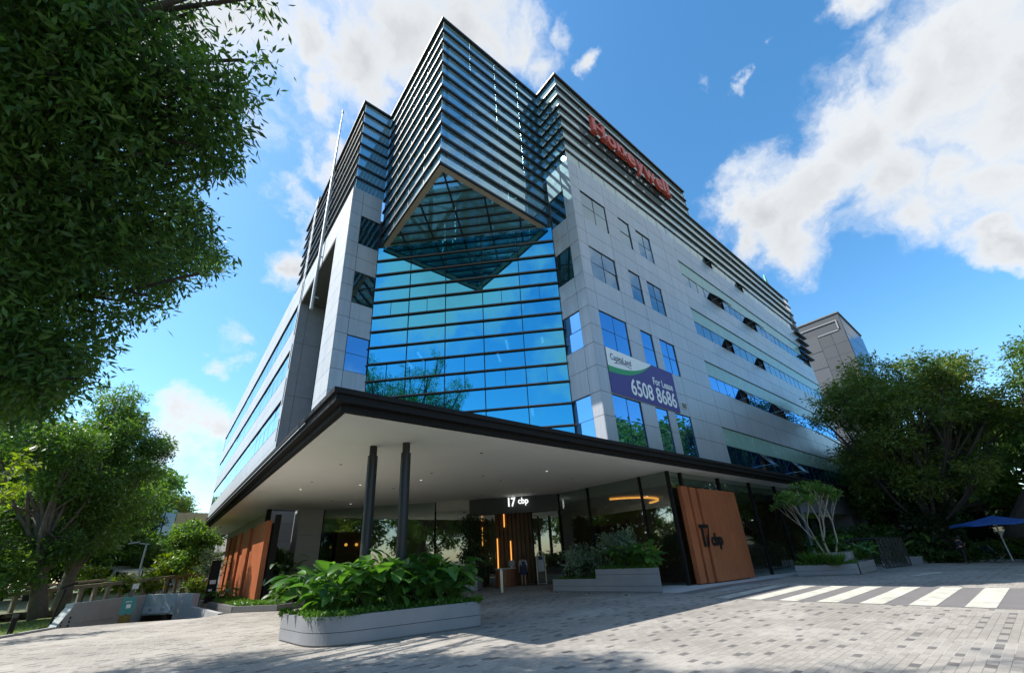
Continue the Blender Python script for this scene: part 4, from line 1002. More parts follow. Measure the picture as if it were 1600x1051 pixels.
b = MB(); b.prism([(AX + .2, AY + .2), (46, AY + .2), (46, YR), (14, YR), (14, 13), (6.5, 20.5), (XL, 20.5), (XL, 52), (AX + .2, 52)], SZ + .40, SZ + .45); b.build('roof_sheet', M_['gunmetal'], cp)
for (x, y) in ((4.83, 12.98), (5.58, 12.13)):
    b = MB(); b.tube([(x, y, .3), (x, y, 4.84)], .155, 20); b.tube([(x, y, 4.841), (x, y, SZ)], .118, 20)
    b.build('column', M_['column'], cp)
lights = [(9.05, 17.89, 1), (6.96, 20.07, 1), (4.84, 22.25, 1), (4.76, 16.03, 0), (8.54, 12.15, 0), (11.19, 15.83, 0), (8.67, 16.16, 0), (12.75, 16.53, 0), (14.81, 21.05, 0), (4.77, 20.0, 0), (8.81, 26.78, 1), (8.81, 20.46, 0), (13.29, 13.71, 1), (16.98, 18.8, 0), (7.3, 25.5, 0), (15.9, 14.6, 0)]
for (x, y, on) in lights:
    b = MB(); b.tube([(x, y, SZ - .012), (x, y, SZ + .001)], .055, 12); b.build('downlight', M_['lamp'] if (on and (x, y) != (8.67, 16.16)) else M_['gunmetal'], cp)
# black posts that carry the canopy by the left screen
b = MB(); b.box(4.86, 5.12, 30.3, 30.55, .2, SZ - .002); b.build('post', M_['black'], cp)

# ------------------------------------------------------------------ signs on the building
sg = thing('roof_lettering', 'big red company name letters fixed to the louvres near the roof', 'sign', (17.7, YR - .35, 28.5))
x = 17.62
adv = {'H': 1.60, 'o': 1.14, 'n': 1.22, 'e': 1.12, 'y': 1.06, 'w': 1.60, 'l': .58}
wd = {'H': 1.42, 'o': 1.02, 'n': 1.04, 'e': 1.0, 'y': 1.02, 'w': 1.50, 'l': .36}
for ch in 'Honeywell':
    o = text_obj('letter', ch, 2.15, M_['red'], Matrix.Identity(4), None, .12, .062)
    me = o.data; xs = [v.co.x for v in me.vertices]; w0, w1 = min(xs), max(xs)
    me.transform(face_mat((x, YR - .32, 28.55), (1, 0, 0)) @ Matrix.Diagonal((wd[ch] / (w1 - w0), 1, 1, 1)) @ Matrix.Translation((-w0, 0, 0)))
    o.parent = sg; o.matrix_parent_inverse = world_of(sg).inverted()
    if ch in 'Hnl':                                      # slab serifs
        s = MB(); hx = wd[ch]
        xs0 = [x, x + hx - .42] if ch in 'Hn' else [x - .03]
        for q in xs0: s.box(q - .07, q + .49, YR - .44, YR - .20, 28.53, 28.68)
        if ch == 'H':
            for q in xs0: s.box(q - .07, q + .49, YR - .44, YR - .20, 29.93, 30.08)
        s.build('serif', M_['red'], o)
    x += adv[ch]
b = MB()
for k in range(5): b.box(18.2 + k * 2.2, 18.3 + k * 2.2, YR - .2, YR + .02, 28.3, 28.36)
b.build('bracket', M_['gunmetal'], sg)
rt = thing('rooftop_lettering', 'small teal company name sign on the far roof edge', 'sign', (50.3, 11.5, 29.2))
b = MB(); tri = [(49.9, 29.45), (50.95, 29.45), (50.7, 30.3), (50.30, 31.3), (50.12, 31.3), (49.95, 30.2)]
b.face([(x_, 11.45, z_) for x_, z_ in tri]); b.face([(x_, 11.6, z_) for x_, z_ in reversed(tri)])
for (p, q) in zip(tri, tri[1:] + tri[:1]): b.face([(p[0], 11.45, p[1]), (p[0], 11.6, p[1]), (q[0], 11.6, q[1]), (q[0], 11.45, q[1])])
b.build('emblem', M_['tealsign'], rt)
text_obj('letter', 'ccenture', 1.25, M_['tealsign'], face_mat((51.0, 11.5, 29.5), (1, 0, 0)), rt, .06, .03, sx=.70)
b = MB(); b.box(49.9, 54.6, 11.65, 11.7, 29.2, 29.4); b.build('rail', M_['tealsign'], rt)

bn = thing('lease_banner', 'violet and white lease banner with phone number on the grey cladding', 'banner', (15.55, YR - .06, 9.9))
bx0, bx1, bz0, bz1 = 15.54, 21.71, 8.66, 11.14; by = YR - .035
b = MB(); b.box(bx0, bx1, by, by + .03, bz0, bz1); b.build('sheet', M_['purple'], bn)
def curvez(t, top): return (bz1 - 1.02 + .98 * t ** 2.6) if top else (bz1 - 1.36 + 1.30 * t ** 2.4)
b = MB(); n = 24
for k in range(n):
    t0, t1 = k / n, (k + 1) / n; xa, xb = bx0 + 3.95 * t0, bx0 + 3.95 * t1
    b.face([(xa, by - .004, curvez(t0, 1)), (xb, by - .004, curvez(t1, 1)), (xb, by - .004, bz1), (xa, by - .004, bz1)])
b.build('white_field', M_['white'], bn)
b = MB()
for k in range(n):
    t0, t1 = k / n, (k + 1) / n; xa, xb = bx0 + 3.95 * t0, bx0 + 3.95 * t1
    b.face([(xa, by - .007, min(curvez(t0, 0), curvez(t0, 1))), (xb, by - .007, min(curvez(t1, 0), curvez(t1, 1))), (xb, by - .007, curvez(t1, 1)), (xa, by - .007, curvez(t0, 1))])
b.build('green_band', M_['greenprint'], bn)
text_obj('lettering', 'CapitaLand', .50, M_['navy_ink'], face_mat((bx0 + .26, by - .012, bz1 - .62), (1, 0, 0)), bn, .002, .004, sx=.78)
b = MB()
for k in range(12):
    t0, t1 = k / 12, (k + 1) / 12; f = lambda t: bz1 - .80 + .10 * math.sin(PI * t)
    b.face([(bx0 + .55 + 1.45 * t0, by - .012, f(t0)), (bx0 + .55 + 1.45 * t1, by - .012, f(t1)), (bx0 + .55 + 1.45 * t1, by - .012, f(t1) + .04), (bx0 + .55 + 1.45 * t0, by - .012, f(t0) + .04)])
b.build('underline', M_['navy_ink'], bn)
text_obj('lettering', 'For Lease', .62, M_['white'], face_mat((bx1 - .32, by - .012, bz0 + 1.28), (1, 0, 0)), bn, .002, .012, 'RIGHT', sx=.82)
text_obj('lettering', '6508 8686', 1.26, M_['white'], face_mat((bx1 - .22, by - .012, bz0 + .25), (1, 0, 0)), bn, .002, .022, 'RIGHT', sx=.80)
# lit sign over the entrance
es = thing('entrance_sign', 'white glowing number and letters hung above the dark entrance', 'sign', (16.8, 21.2, 4.7))
d = Vector((1, -1.04, 0)).normalized(); n = Vector((d.y, -d.x, 0))
o1 = Vector((16.75, 21.15, 4.56)) + n * .12
text_obj('lettering', '17', .74, M_['signglow'], face_mat(o1, d), es, .03, .02, sx=.75)
text_obj('lettering', 'cbp', .52, M_['signglow'], face_mat(o1 + d * .72 + Vector((0, 0, .12)), d), es, .03, .01, sx=.9)

# ------------------------------------------------------------------ terracotta screens
rs = thing('terracotta_screen', 'tall terracotta board screen with black number beside the lobby glass', 'screen', (21.5, 10.6, gz(21.5)))
for (x0, x1, y0, z1) in ((19.46, 20.02, 10.72, 4.40), (20.12, 20.66, 10.66, 4.36)):
    b = MB(); b.box(x0, x1, y0, y0 + .22, gz(x0) + .04, z1); b.build('panel', M_['terracotta'], rs)
b = MB()
for k in range(9):
    x0 = 20.80 + k * .455; b.box(x0, x0 + .449, 10.60, 10.84, gz(x0) + .05, 4.33 - (0 if k < 2 else .0))
b.build('panel', M_['terracotta'], rs)
b = MB(); b.box(19.5, 24.8, 10.86, 10.92, -.08, 4.2); b.build('back_frame', M_['black'], rs)
o = Vector((20.28, 10.62, 1.56)); b = MB()
b.obox(o + Vector((.06, -.02, .0)), (.16, 0, 0), (0, .03, 0), (0, 0, 1.02)); b.obox(o + Vector((-.12, -.02, .86)), (.18, 0, 0), (0, .03, 0), (0, 0, .16))
b.obox(o + Vector((.28, -.02, .86)), (.50, 0, 0), (0, .03, 0), (0, 0, .16)); b.obox(o + Vector((.62, -.02, .86)), (.16, 0, 0), (0, .03, 0), (-.26, 0, -.86))
b.build('number', M_['black'], rs)
text_obj('lettering', 'cbp', .78, M_['black'], face_mat((21.02, 10.58, 1.62), (1, 0, 0)), rs, .02, .03, sx=1.02)

ls = thing('terracotta_screen', 'row of staggered terracotta board screens in the left planting bed', 'screen', (4.2, 33, .1))
ys = [25.4, 28.75, 30.6, 32.5, 34.7, 36.2, 37.6, 39.2, 40.6, 42.4]
for k in range(9):
    b = MB(); xo = 4.16 + (k % 2) * .16 + .02 * k; b.box(xo, xo + .24, ys[k] + (.0 if k % 2 == 0 else .05), ys[k + 1] - .03, .12, 4.02 + .02 * k); b.build('panel', M_['terracotta'], ls)
b = MB(); b.box(4.46, 4.60, 25.45, 42.2, .12, 3.9); b.box(4.5, 4.75, 25.15, 25.42, .1, 4.3); b.build('back_frame', M_['black'], ls)

# ------------------------------------------------------------------ planters
def rounded(poly, r, n=6):
    out = []; m = len(poly)
    for i in range(m):
        p, a_, c_ = Vector(poly[i]), Vector(poly[i - 1]), Vector(poly[(i + 1) % m]); rr = r[i] if hasattr(r, '__len__') else r
        if rr <= 0: out.append(tuple(p)); continue
        A = p + (a_ - p).normalized() * rr; B = p + (c_ - p).normalized() * rr
        for k in range(n + 1):
            t = k / n; q = A * (1 - t) ** 2 + p * 2 * t * (1 - t) + B * t * t; out.append((q.x, q.y))
    return out
def inset(poly, d):
    c = Vector((sum(p[0] for p in poly) / len(poly), sum(p[1] for p in poly) / len(poly))); out = []
    for p in poly:
        v = Vector(p) - c; out.append(tuple(c + v * (1 - d / max(v.length, .1))))
    return out
def planter(name, label, poly, z0, z1, group=None, joint=None, wall=.14, capm=None):
    c = (sum(p[0] for p in poly) / len(poly), sum(p[1] for p in poly) / len(poly))
    t = thing(name, label, 'planter', (*c, z0), group)
    zj = joint or (z0 + (z1 - z0) * .46); inn = inset(poly, wall)
    b = MB(); b.prism(inset(poly, .03), z0 - .1, z0 + .035); b.build('plinth', M_['granite_dark'], t)
    b = MB(); b.prism(poly, z0 + .035, zj - .006, cap=True); b.build('lower_course', M_['granite'], t)
    b = MB(); n = len(poly)
    for i in range(n):
        j = (i + 1) % n; p, q, pi, qi = poly[i], poly[j], inn[i], inn[j]
        b.f.append(tuple(len(b.v) + k for k in range(4))); b.v += [(*p, zj + .006), (*q, zj + .006), (*q, z1), (*p, z1)]; b.a.append(.5)
        b.f.append(tuple(len(b.v) + k for k in range(4))); b.v += [(*p, z1), (*q, z1), (*qi, z1), (*pi, z1)]; b.a.append(.5)
        b.f.append(tuple(len(b.v) + k for k in range(4))); b.v += [(*pi, z1), (*qi, z1), (*qi, z1 - .15), (*pi, z1 - .15)]; b.a.append(.5)
    b.build('upper_course', M_['granite'], t)
    b = MB(); b.face([(*p, z1 - .07) for p in inn]); b.build('soil', M_['soil'], t)
    b = MB(); b.prism(inset(poly, .035), zj - .0062, zj + .0062, cap=False); b.build('joint', M_['black'], t)
    return t
P1 = rounded([(2.77, 12.95), (3.02, 10.60), (6.93, 9.96), (7.35, 12.2), (5.2, 14.3)], [.12, .95, .2, .8, .8], 16)
planter('planter', 'large rounded grey stone planter around the two black columns', P1, 0, .585)
P2 = [(15.0, 15.7), (15.80, 10.36), (17.45, 11.7), (16.9, 15.9)]
planter('planter', 'long low grey stone planter in front of the lobby glass', P2, 0, .52, wall=.12)
P2b = [(15.357, 13.3), (15.796, 10.354), (17.454, 11.702), (17.2, 13.4)]
planter('planter', 'raised grey stone planter box stacked on the long lobby planter', P2b, .49, .90, wall=.12)
g1, g2, g3 = G(1257, 899), G(1345, 897), G(1372, 892)
P3 = rounded([tuple((g1 + Vector((-.1, .3, 0))).xy), tuple(g1.xy), tuple(g2.xy), (g2.x + 2.4, g2.y + .5), (g1.x + 2.4, g1.y + .6)], [0, .15, .2, .3, .3], 4)
planter('planter', 'low grey stone planter beneath the bare stemmed tree', P3, gz(27) - .02, gz(27) + .50, wall=.12)
P3b = rounded([(g2.x + .08, g2.y - .02), tuple(g3.xy), (g3.x + 1.7, g3.y + .5), (g2.x + 1.9, g2.y + .45)], .15, 4)
planter('planter', 'small grey stone planter at the end nearest the bicycles', P3b, gz(28) - .02, gz(28) + .56, wall=.12)
q0 = Vector((g1.x + 1.1, g1.y - .35))
P3c = rounded([tuple(q0), (q0.x + .75, q0.y - 1.5), (q0.x + 2.6, q0.y - 1.2), (q0.x + 2.0, q0.y + .3)], .2, 4)
planter('planter', 'tallest grey stone planter block behind the bare stemmed tree', P3c, gz(28) + .45, gz(28) + 1.05, wall=.12)
# left bed with dark stone retaining wall
bd = thing('planter_wall', 'dark stone retaining wall of the bed holding the left terracotta screens', 'planter', (3.1, 23.6, 0))
b = MB()
for k in range(5):
    z1 = .24 - k * .22; slab(b, Vector((2.5, 33.0, 0)), Vector((3.05, 23.55, 0)), z1 - .21, z1, z1, .22)
for k in range(2):
    z1 = .24 - k * .22; slab(b, Vector((3.08, 23.5, 0)), Vector((4.5, 21.85, 0)), z1 - .21, z1, z1, .22); slab(b, Vector((4.55, 21.85, 0)), Vector((8.5, 23.6, 0)), z1 - .21, z1, z1, .22)
b.build('wall', M_['granite_dark'], bd)
b = MB(); b.face([(x, y, .16) for x, y in [(2.6, 33), (3.15, 23.6), (4.55, 22.0), (8.3, 23.9), (6.5, 29.6), (5.2, 33), (4.9, 44), (2.5, 44)]]); b.build('soil', M_['soil'], bd)
PB = [(2.75, 32.5), (3.25, 23.75), (4.6, 22.15), (5.0, 22.4), (4.4, 25.2), (4.1, 32.5)]
# dark planter with the indoor tree near the entrance
pi_ = [(13.3, 21.9), (14.0, 20.6), (14.9, 21.4), (14.2, 22.8)]
planter('planter', 'dark square planter holding the tall shaded entrance tree', pi_, 0, .72, wall=.1)
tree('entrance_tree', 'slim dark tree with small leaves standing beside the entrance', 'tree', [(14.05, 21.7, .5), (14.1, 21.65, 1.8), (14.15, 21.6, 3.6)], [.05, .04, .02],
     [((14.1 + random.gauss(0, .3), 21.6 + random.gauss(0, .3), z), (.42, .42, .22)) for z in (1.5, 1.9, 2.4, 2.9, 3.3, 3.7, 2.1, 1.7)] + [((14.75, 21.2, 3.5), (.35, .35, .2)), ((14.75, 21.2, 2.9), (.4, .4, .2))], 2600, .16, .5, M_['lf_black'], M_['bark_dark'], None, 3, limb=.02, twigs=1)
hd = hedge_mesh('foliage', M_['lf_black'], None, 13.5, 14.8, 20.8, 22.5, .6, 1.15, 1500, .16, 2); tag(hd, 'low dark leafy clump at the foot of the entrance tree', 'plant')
# recessed ground lights
for i, q in enumerate([(870, 925.5), (920, 927.5), (979, 930)]):
    p = G(*q); u = thing('ground_light', ['recessed ground light nearest the entrance', 'recessed ground light in the middle of the row of three', 'recessed ground light nearest the zebra crossing'][i], 'light', p, 'ground lights set in the paving')
    b = MB(); b.tube([p + Vector((0, 0, -.02)), p + Vector((0, 0, .012))], .13, 16); b.build('rim', M_['steel'], u)
    b = MB(); b.tube([p + Vector((0, 0, .012)), p + Vector((0, 0, .03))], [.085, .06], 14); b.build('lens', M_['black'], u)

# ------------------------------------------------------------------ planting in the planters
rnd = random.Random(11)
spots = [(3.35, 12.6, 'at the left end'), (3.65, 11.5, 'at the rounded left corner'), (4.35, 11.25, 'along the front left'), (5.0, 11.15, 'front and centre'), (5.75, 10.95, 'right of centre'), (6.45, 10.7, 'near the front right corner'),
         (4.0, 12.4, 'behind the left corner'), (4.7, 12.1, 'in front of the left column'), (5.5, 11.6, 'in front of the right column'), (6.3, 11.5, 'behind the right corner'), (6.75, 11.2, 'at the right end'), (4.3, 13.4, 'behind the left column'), (6.0, 12.6, 'behind the right column')]
for i, (x, y, where) in enumerate(spots):
    hh = 1.0 if i in (7, 8, 6) else .82
    broad_plant('broadleaf_plant', 'glossy paddle leaved plant %s of the big planter' % where, 'plant', (x, y, .52), 46, hh * rnd.uniform(1.05, 1.35), .47, M_['lf_broad'], 'paddle leaved plants in the big planter', 100 + i, .64, 1.3, .8)
broad_plant('broadleaf_plant', 'tallest paddle leaved plant rising before the right column', 'plant', (5.15, 12.0, .52), 7, 1.45, .5, M_['lf_broad'], 'paddle leaved plants in the big planter', 140, .36, .6, .1)
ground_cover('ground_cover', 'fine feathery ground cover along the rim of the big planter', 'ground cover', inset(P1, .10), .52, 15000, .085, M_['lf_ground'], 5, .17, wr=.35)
rng = np.random.default_rng(3); Vv = []; npt = len(P1)
pts = []
for k in range(3800):
    i = rng.integers(0, npt); t = rng.random(); p = np.array(P1[i]) * (1 - t) + np.array(P1[(i + 1) % npt]) * t
    hang = max(0, math.sin(p[0] * 4.3 + p[1] * 3) - .1) * .10 + (.22 if abs(p[0] - 4.25) < .06 and p[1] < 11 else 0)
    c = np.array([5.0, 12.0]); o_ = (p - c) / np.linalg.norm(p - c)
    pts.append([*(p + o_ * (rng.uniform(-.14, .03))), .60 + rng.uniform(-hang, .06)])
V, F = leaf_quads(np.array(pts), rng.normal(size=(3800, 3)), .08 * (.6 + .8 * rng.random(3800)), .35, rng)
tag(mesh_obj('trailing_cover', V, F, M_['lf_ground'], None, np.clip(rng.normal(.6, .25, 3800), 0, 1)), 'trailing green fringe hanging over the big planter edge', 'ground cover', kind='stuff')
# lobby planter: variegated shrubs behind, broad leaves in front
tree('variegated_shrub', 'taller silvery leaved shrub in the middle of the lobby planter', 'shrub', [(16.6, 12.8, .5), (16.6, 12.8, 1.3)], [.04, .03], ell_clumps((16.6, 12.8, 1.85), (.75, .75, .5), 10, .32, 4), 2600, .15, .42, M_['lf_pale'], M_['bark'], 'silvery shrubs in the lobby planter', 5, limb=.02, twigs=1)
tree('variegated_shrub', 'lower silvery leaved shrub at the entrance end of the lobby planter', 'shrub', [(16.3, 14.7, .5), (16.3, 14.7, 1.0)], [.04, .03], ell_clumps((16.1, 14.5, 1.3), (.8, .95, .5), 10, .34, 6), 2600, .15, .42, M_['lf_pale'], M_['bark'], 'silvery shrubs in the lobby planter', 7, limb=.02, twigs=1)
for i, (x, y, w) in enumerate([(16.1, 11.0, 'at the right end'), (16.3, 11.7, 'second from the right end'), (16.8, 11.6, 'behind the right end'), (16.2, 12.5, 'below the taller silvery shrub'), (16.9, 12.4, 'nearest the glass')]):
    broad_plant('round_leaf_plant', 'light green broad leaved plant %s of the raised lobby planter' % w if i != 3 and i != 4 else 'light green broad leaved plant %s in the raised lobby planter' % w, 'plant', (x, y, .82), 30, .95, .40, M_['lf_broad'], 'broad leaved plants in the lobby planter', 200 + i, .66, 1.1)
for i, (x, y, w) in enumerate([(15.9, 13.8, 'front of'), (15.7, 14.8, 'entrance end of')]):
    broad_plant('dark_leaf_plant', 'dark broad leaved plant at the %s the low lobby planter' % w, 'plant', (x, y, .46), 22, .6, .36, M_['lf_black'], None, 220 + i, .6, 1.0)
ground_cover('ground_cover', 'fine ground cover along the rim of the raised lobby planter', 'ground cover', inset(P2b, .05), .84, 5000, .085, M_['lf_ground'], 6, .16, wr=.35)
ground_cover('ground_cover', 'fine ground cover filling the low lobby planter', 'ground cover', inset(P2, .1), .46, 5000, .085, M_['lf_ground'], 8, .14, wr=.35)
# planters by the bicycles
zc = gz(27) + .45
cP = Vector((sum(p[0] for p in P3) / len(P3), sum(p[1] for p in P3) / len(P3)))
ft = Vector((cP.x - .1, cP.y - .35, zc))
rnd = random.Random(5); fb_ = MB(); fl = []
tr = thing('frangipani_tree', 'pale bare stemmed tree with flat leafy top in the right planter', 'tree', ft)
def fork(p, d, L, r, lv):
    e = p + d * L; fb_.tube(bez(p, e, (rnd.uniform(-.08, .08), rnd.uniform(-.08, .08), -.05), 4), [r, r * .93, r * .86, r * .8, r * .74], 7, cap=False)
    if lv == 0: fl.append(e); return
    for k in range(2 if lv != 3 else 3):
        az = rnd.uniform(0, 2 * PI); sp = rnd.uniform(.24, .46)
        nd = (d + Vector((math.cos(az) * sp, math.sin(az) * sp, .16))).normalized(); fork(e, nd, L * rnd.uniform(.66, .86), r * .70, lv - 1)
fork(ft, Vector((-.08, .12, 1)).normalized(), 1.22, .075, 4); fork(ft + Vector((.08, -.05, 0)), Vector((.3, -.25, 1)).normalized(), 1.25, .06, 4); fork(ft + Vector((-.05, .05, .1)), Vector((-.4, .3, 1)).normalized(), 1.2, .055, 4)
fb_.build('trunk', M_['bark_pale'], tr, smooth=True)
crown_mesh('crown', [(tuple(e + Vector((0, 0, .08))), (.30, .30, .16)) for e in fl], 3000, .22, .34, M_['lf_mid'], tr, 9, twig=.14, per=9, droop=.1, shell=.1)
def tuft(name, label, base, n, h, mat, seed, sp=.5):
    rng = np.random.default_rng(seed); az = rng.random(n) * 2 * PI; out = rng.random(n) * sp
    B = np.array(base) + np.stack([np.cos(az) * out * .3, np.sin(az) * out * .3, np.zeros(n)], 1)
    D = np.stack([np.cos(az) * .55, np.sin(az) * .55, .6 + .6 * rng.random(n)], 1)
    V, F = leaf_quads(B, D, h * (.5 + .7 * rng.random(n)), .07, rng, .3)
    return tag(mesh_obj(name, V, F, mat, None, rng.random(n)), label, 'plant')
tuft('grass_tuft', 'upright grassy tuft at the left front of the right planter', (g1.x + .5, g1.y - .5, zc), 420, .75, M_['lf_ground'], 1, .9)
tuft('grass_tuft', 'upright grassy tuft at the middle front of the right planter', (g1.x + .55, g1.y - 1.4, zc), 380, .65, M_['lf_ground'], 2, .9)
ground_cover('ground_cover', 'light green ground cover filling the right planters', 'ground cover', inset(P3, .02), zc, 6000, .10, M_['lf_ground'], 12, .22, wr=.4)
for i, (x, y, z, w) in enumerate([(q0.x + .5, q0.y - .4, gz(28) + .95, 'left side of the tallest right planter'), (q0.x + 1.2, q0.y - .9, gz(28) + .95, 'middle of the tallest right planter'), (q0.x + 1.5, q0.y - .3, gz(28) + .95, 'back of the tallest right planter'), (g3.x + .2, g3.y + .55, gz(28) + .5, 'end planter by the bicycles'), (g3.x + .9, g3.y + .5, gz(28) + .5, 'back of the planter by the bicycles')]):
    broad_plant('round_leaf_plant', 'bright green round leaved plant in the %s' % w, 'plant', (x, y, z), 34, .85, .36, M_['lf_broad'], 'round leaved plants in the right planters', 240 + i, .8, 1.3)
# left bed
for i, (x, y, s, m, lab) in enumerate([(3.0, 31.5, .8, 'lf_mid', 'wide leaved bush at the far end of the left bed'), (3.2, 30.0, .6, 'lf_broad', 'glossy leaved bush beside the dark sign pillar'), (5.3, 24.2, .9, 'lf_dark', 'dark leafy bush right of the left terracotta screen'), (5.8, 24.6, .8, 'lf_dark', 'dark leafy bush in front of the stone pilaster')]):
    broad_plant('bed_plant', lab, 'plant', (x, y, .16), 34, .75 * s + .2, .42 * s + .1, M_[m], None, 260 + i, .5, 1.5)
broad_plant('white_leaf_plant', 'white and green leaved plant between the left screen and pilaster', 'plant', (5.35, 25.6, .16), 34, 2.2, .5, M_['lf_pale'], None, 270, .5, 1.6, .7)
tag(hedge_mesh('foliage', M_['lf_dark'], None, 4.7, 6.4, 23.2, 26.2, .1, 1.1, 3000, .14, 5), 'low dark hedge behind the white leaved plant', 'hedge')
tag(hedge_mesh('foliage', M_['lf_dark'], None, 4.8, 6.0, 26.4, 29.5, .1, 2.6, 3600, .22, 7), 'tall dark shrub between the left screen and pilaster', 'shrub')
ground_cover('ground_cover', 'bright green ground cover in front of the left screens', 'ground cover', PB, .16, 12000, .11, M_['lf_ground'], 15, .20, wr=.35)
broad_plant('maroon_plant', 'dark red leaved plant beside the small left tree', 'plant', (2.55, 34.0, .35), 26, .9, .5, M_['lf_red'], None, 280, .3, .9, .3)
ss = P(327, 935, 30.0); tt = thing('sign_pillar', 'slim black sign pillar standing left of the terracotta screens', 'sign', (ss.x, ss.y, .16))
b = MB(); b.box(ss.x - .22, ss.x + .22, ss.y, ss.y + .12, .16, 2.3); b.build('pillar', M_['black'], tt)
b = MB(); b.box(ss.x - .14, ss.x + .14, ss.y - .012, ss.y - .002, 1.1, 1.3); b.box(ss.x - .14, ss.x + .02, ss.y - .012, ss.y - .002, .75, .85); b.build('marks', M_['farwhite'], tt)

# ------------------------------------------------------------------ people
def person(name, label, base, yaw, joints, rad, cloth, hair_mat, group=None):
    """one skinned body over a joint graph; clothes and hair are children"""
    root = thing(name, label, 'person', base, group)
    R = Matrix.Translation(base) @ Matrix.Rotation(yaw, 4, 'Z')
    def skin(nm, verts, edges, radii, mat, lvl=1, parent=root):
        me = bpy.data.meshes.new(nm); me.from_pydata([tuple(v) for v in verts], edges, []); o = bpy.data.objects.new(nm, me); C.objects.link(o)
        md = o.modifiers.new('skin', 'SKIN'); md.use_smooth_shade = True
        for i, sv in enumerate(me.skin_vertices[0].data): sv.radius = radii[i]; sv.use_root = (i == 0)
        sb = o.modifiers.new('sub', 'SUBSURF'); sb.levels = lvl; sb.render_levels = lvl
        dg = bpy.context.evaluated_depsgraph_get(); m2 = bpy.data.meshes.new_from_object(o.evaluated_get(dg)); bpy.data.objects.remove(o); bpy.data.meshes.remove(me)
        m2.transform(R); m2.name = nm; m2.materials.clear(); m2.materials.append(mat)
        c = bpy.data.objects.new(nm, m2); C.objects.link(c)
        if parent is not None: c.parent = parent; c.matrix_parent_inverse = world_of(parent).inverted()
        return c
    names = list(joints); idx = {n: i for i, n in enumerate(names)}
    V = [joints[n] for n in names]; Rr = [rad[n] for n in names]
    bones = [('pelvis', 'waist'), ('waist', 'chest'), ('chest', 'neck'), ('neck', 'jaw'), ('jaw', 'head'), ('head', 'crown')]
    for s in 'LR': bones += [('chest', 'sh' + s), ('sh' + s, 'el' + s), ('el' + s, 'wr' + s), ('wr' + s, 'palm' + s), ('pelvis', 'hip' + s), ('hip' + s, 'kn' + s), ('kn' + s, 'an' + s), ('an' + s, 'toe' + s)]
    E_ = [(idx[a], idx[b_]) for a, b_ in bones]
    for s in 'LR':                                           # five fingers on each palm
        w, p = Vector(joints['wr' + s]), Vector(joints['palm' + s]); d = (p - w).normalized(); sd = d.cross(Vector((1, 0, 0))).normalized()
        if sd.length < .1: sd = Vector((0, 1, 0))
        cu = Vector((1, 0, 0)) if abs(d.x) < .8 else Vector((0, 0, 1))
        for k in range(5):
            o_ = sd * ((k - 1.5) * .018) if k < 4 else sd * -.035 - d * .03
            l = [.065, .075, .07, .055, .05][k]; dd = d if k < 4 else (d * .6 - sd * .7).normalized()
            a0 = len(V); V.append(tuple(p + o_)); Rr.append((.010, .010)); V.append(tuple(p + o_ + dd * l * .55 + cu * .008)); Rr.append((.009, .009)); V.append(tuple(p + o_ + dd * l * .9 + cu * .026)); Rr.append((.007, .007))
            E_ += [(idx['palm' + s], a0), (a0, a0 + 1), (a0 + 1, a0 + 2)]
    body = skin('body', V, E_, Rr, M_['skin'], 1)
    for (nm, bn_, grow, mat) in cloth:
        ns = []; ed = []
        for a, b_ in bn_:
            for q in (a, b_):
                if q not in ns: ns.append(q)
            ed.append((ns.index(a), ns.index(b_)))
        vs = [joints[q] if not q.endswith('%') else None for q in ns]
        skin(nm, vs, ed, [tuple(r + grow for r in rad[q]) for q in ns], mat, 1)
    hd_ = Vector(joints['head']); f = Vector((1, 0, 0))
    b = bmesh.new(); bmesh.ops.create_uvsphere(b, u_segments=14, v_segments=10, radius=.118)
    for v in list(b.verts):
        if v.co.x > .055 and v.co.z < .045 or v.co.z < -.10: v.co.x = min(v.co.x, .03)
        v.co.x *= 1.02; v.co.z *= 1.08
    me = bpy.data.meshes.new('hair'); b.to_mesh(me); b.free(); me.transform(R @ Matrix.Translation(hd_ + Vector((-.018, 0, .035)))); me.materials.append(hair_mat)
    o = bpy.data.objects.new('hair', me); C.objects.link(o); o.parent = root; o.matrix_parent_inverse = world_of(root).inverted()
    fm = MB()                                              # face: nose, eyes, mouth, ears
    RT = lambda x, y, z: R @ (hd_ + Vector((x, y, z)))
    fm.tube([RT(.088, 0, .01), RT(.112, 0, -.025), RT(.09, 0, -.035)], [.008, .015, .010], 6)
    for s in (-1, 1): fm.tube([RT(.0, s * .082, .02), RT(-.005, s * .092, -.01), RT(.0, s * .082, -.04)], [.012, .018, .010], 6)
    fm.build('face', M_['skin'], root)
    em = MB()
    for s in (-1, 1): em.tube([RT(.084, s * .034 - .012, .015), RT(.084, s * .034 + .012, .015)], .008, 6)
    em.tube([RT(.085, -.022, -.062), RT(.085, .022, -.062)], .006, 6); em.build('eyes_and_mouth', M_['hair'], root)
    return root
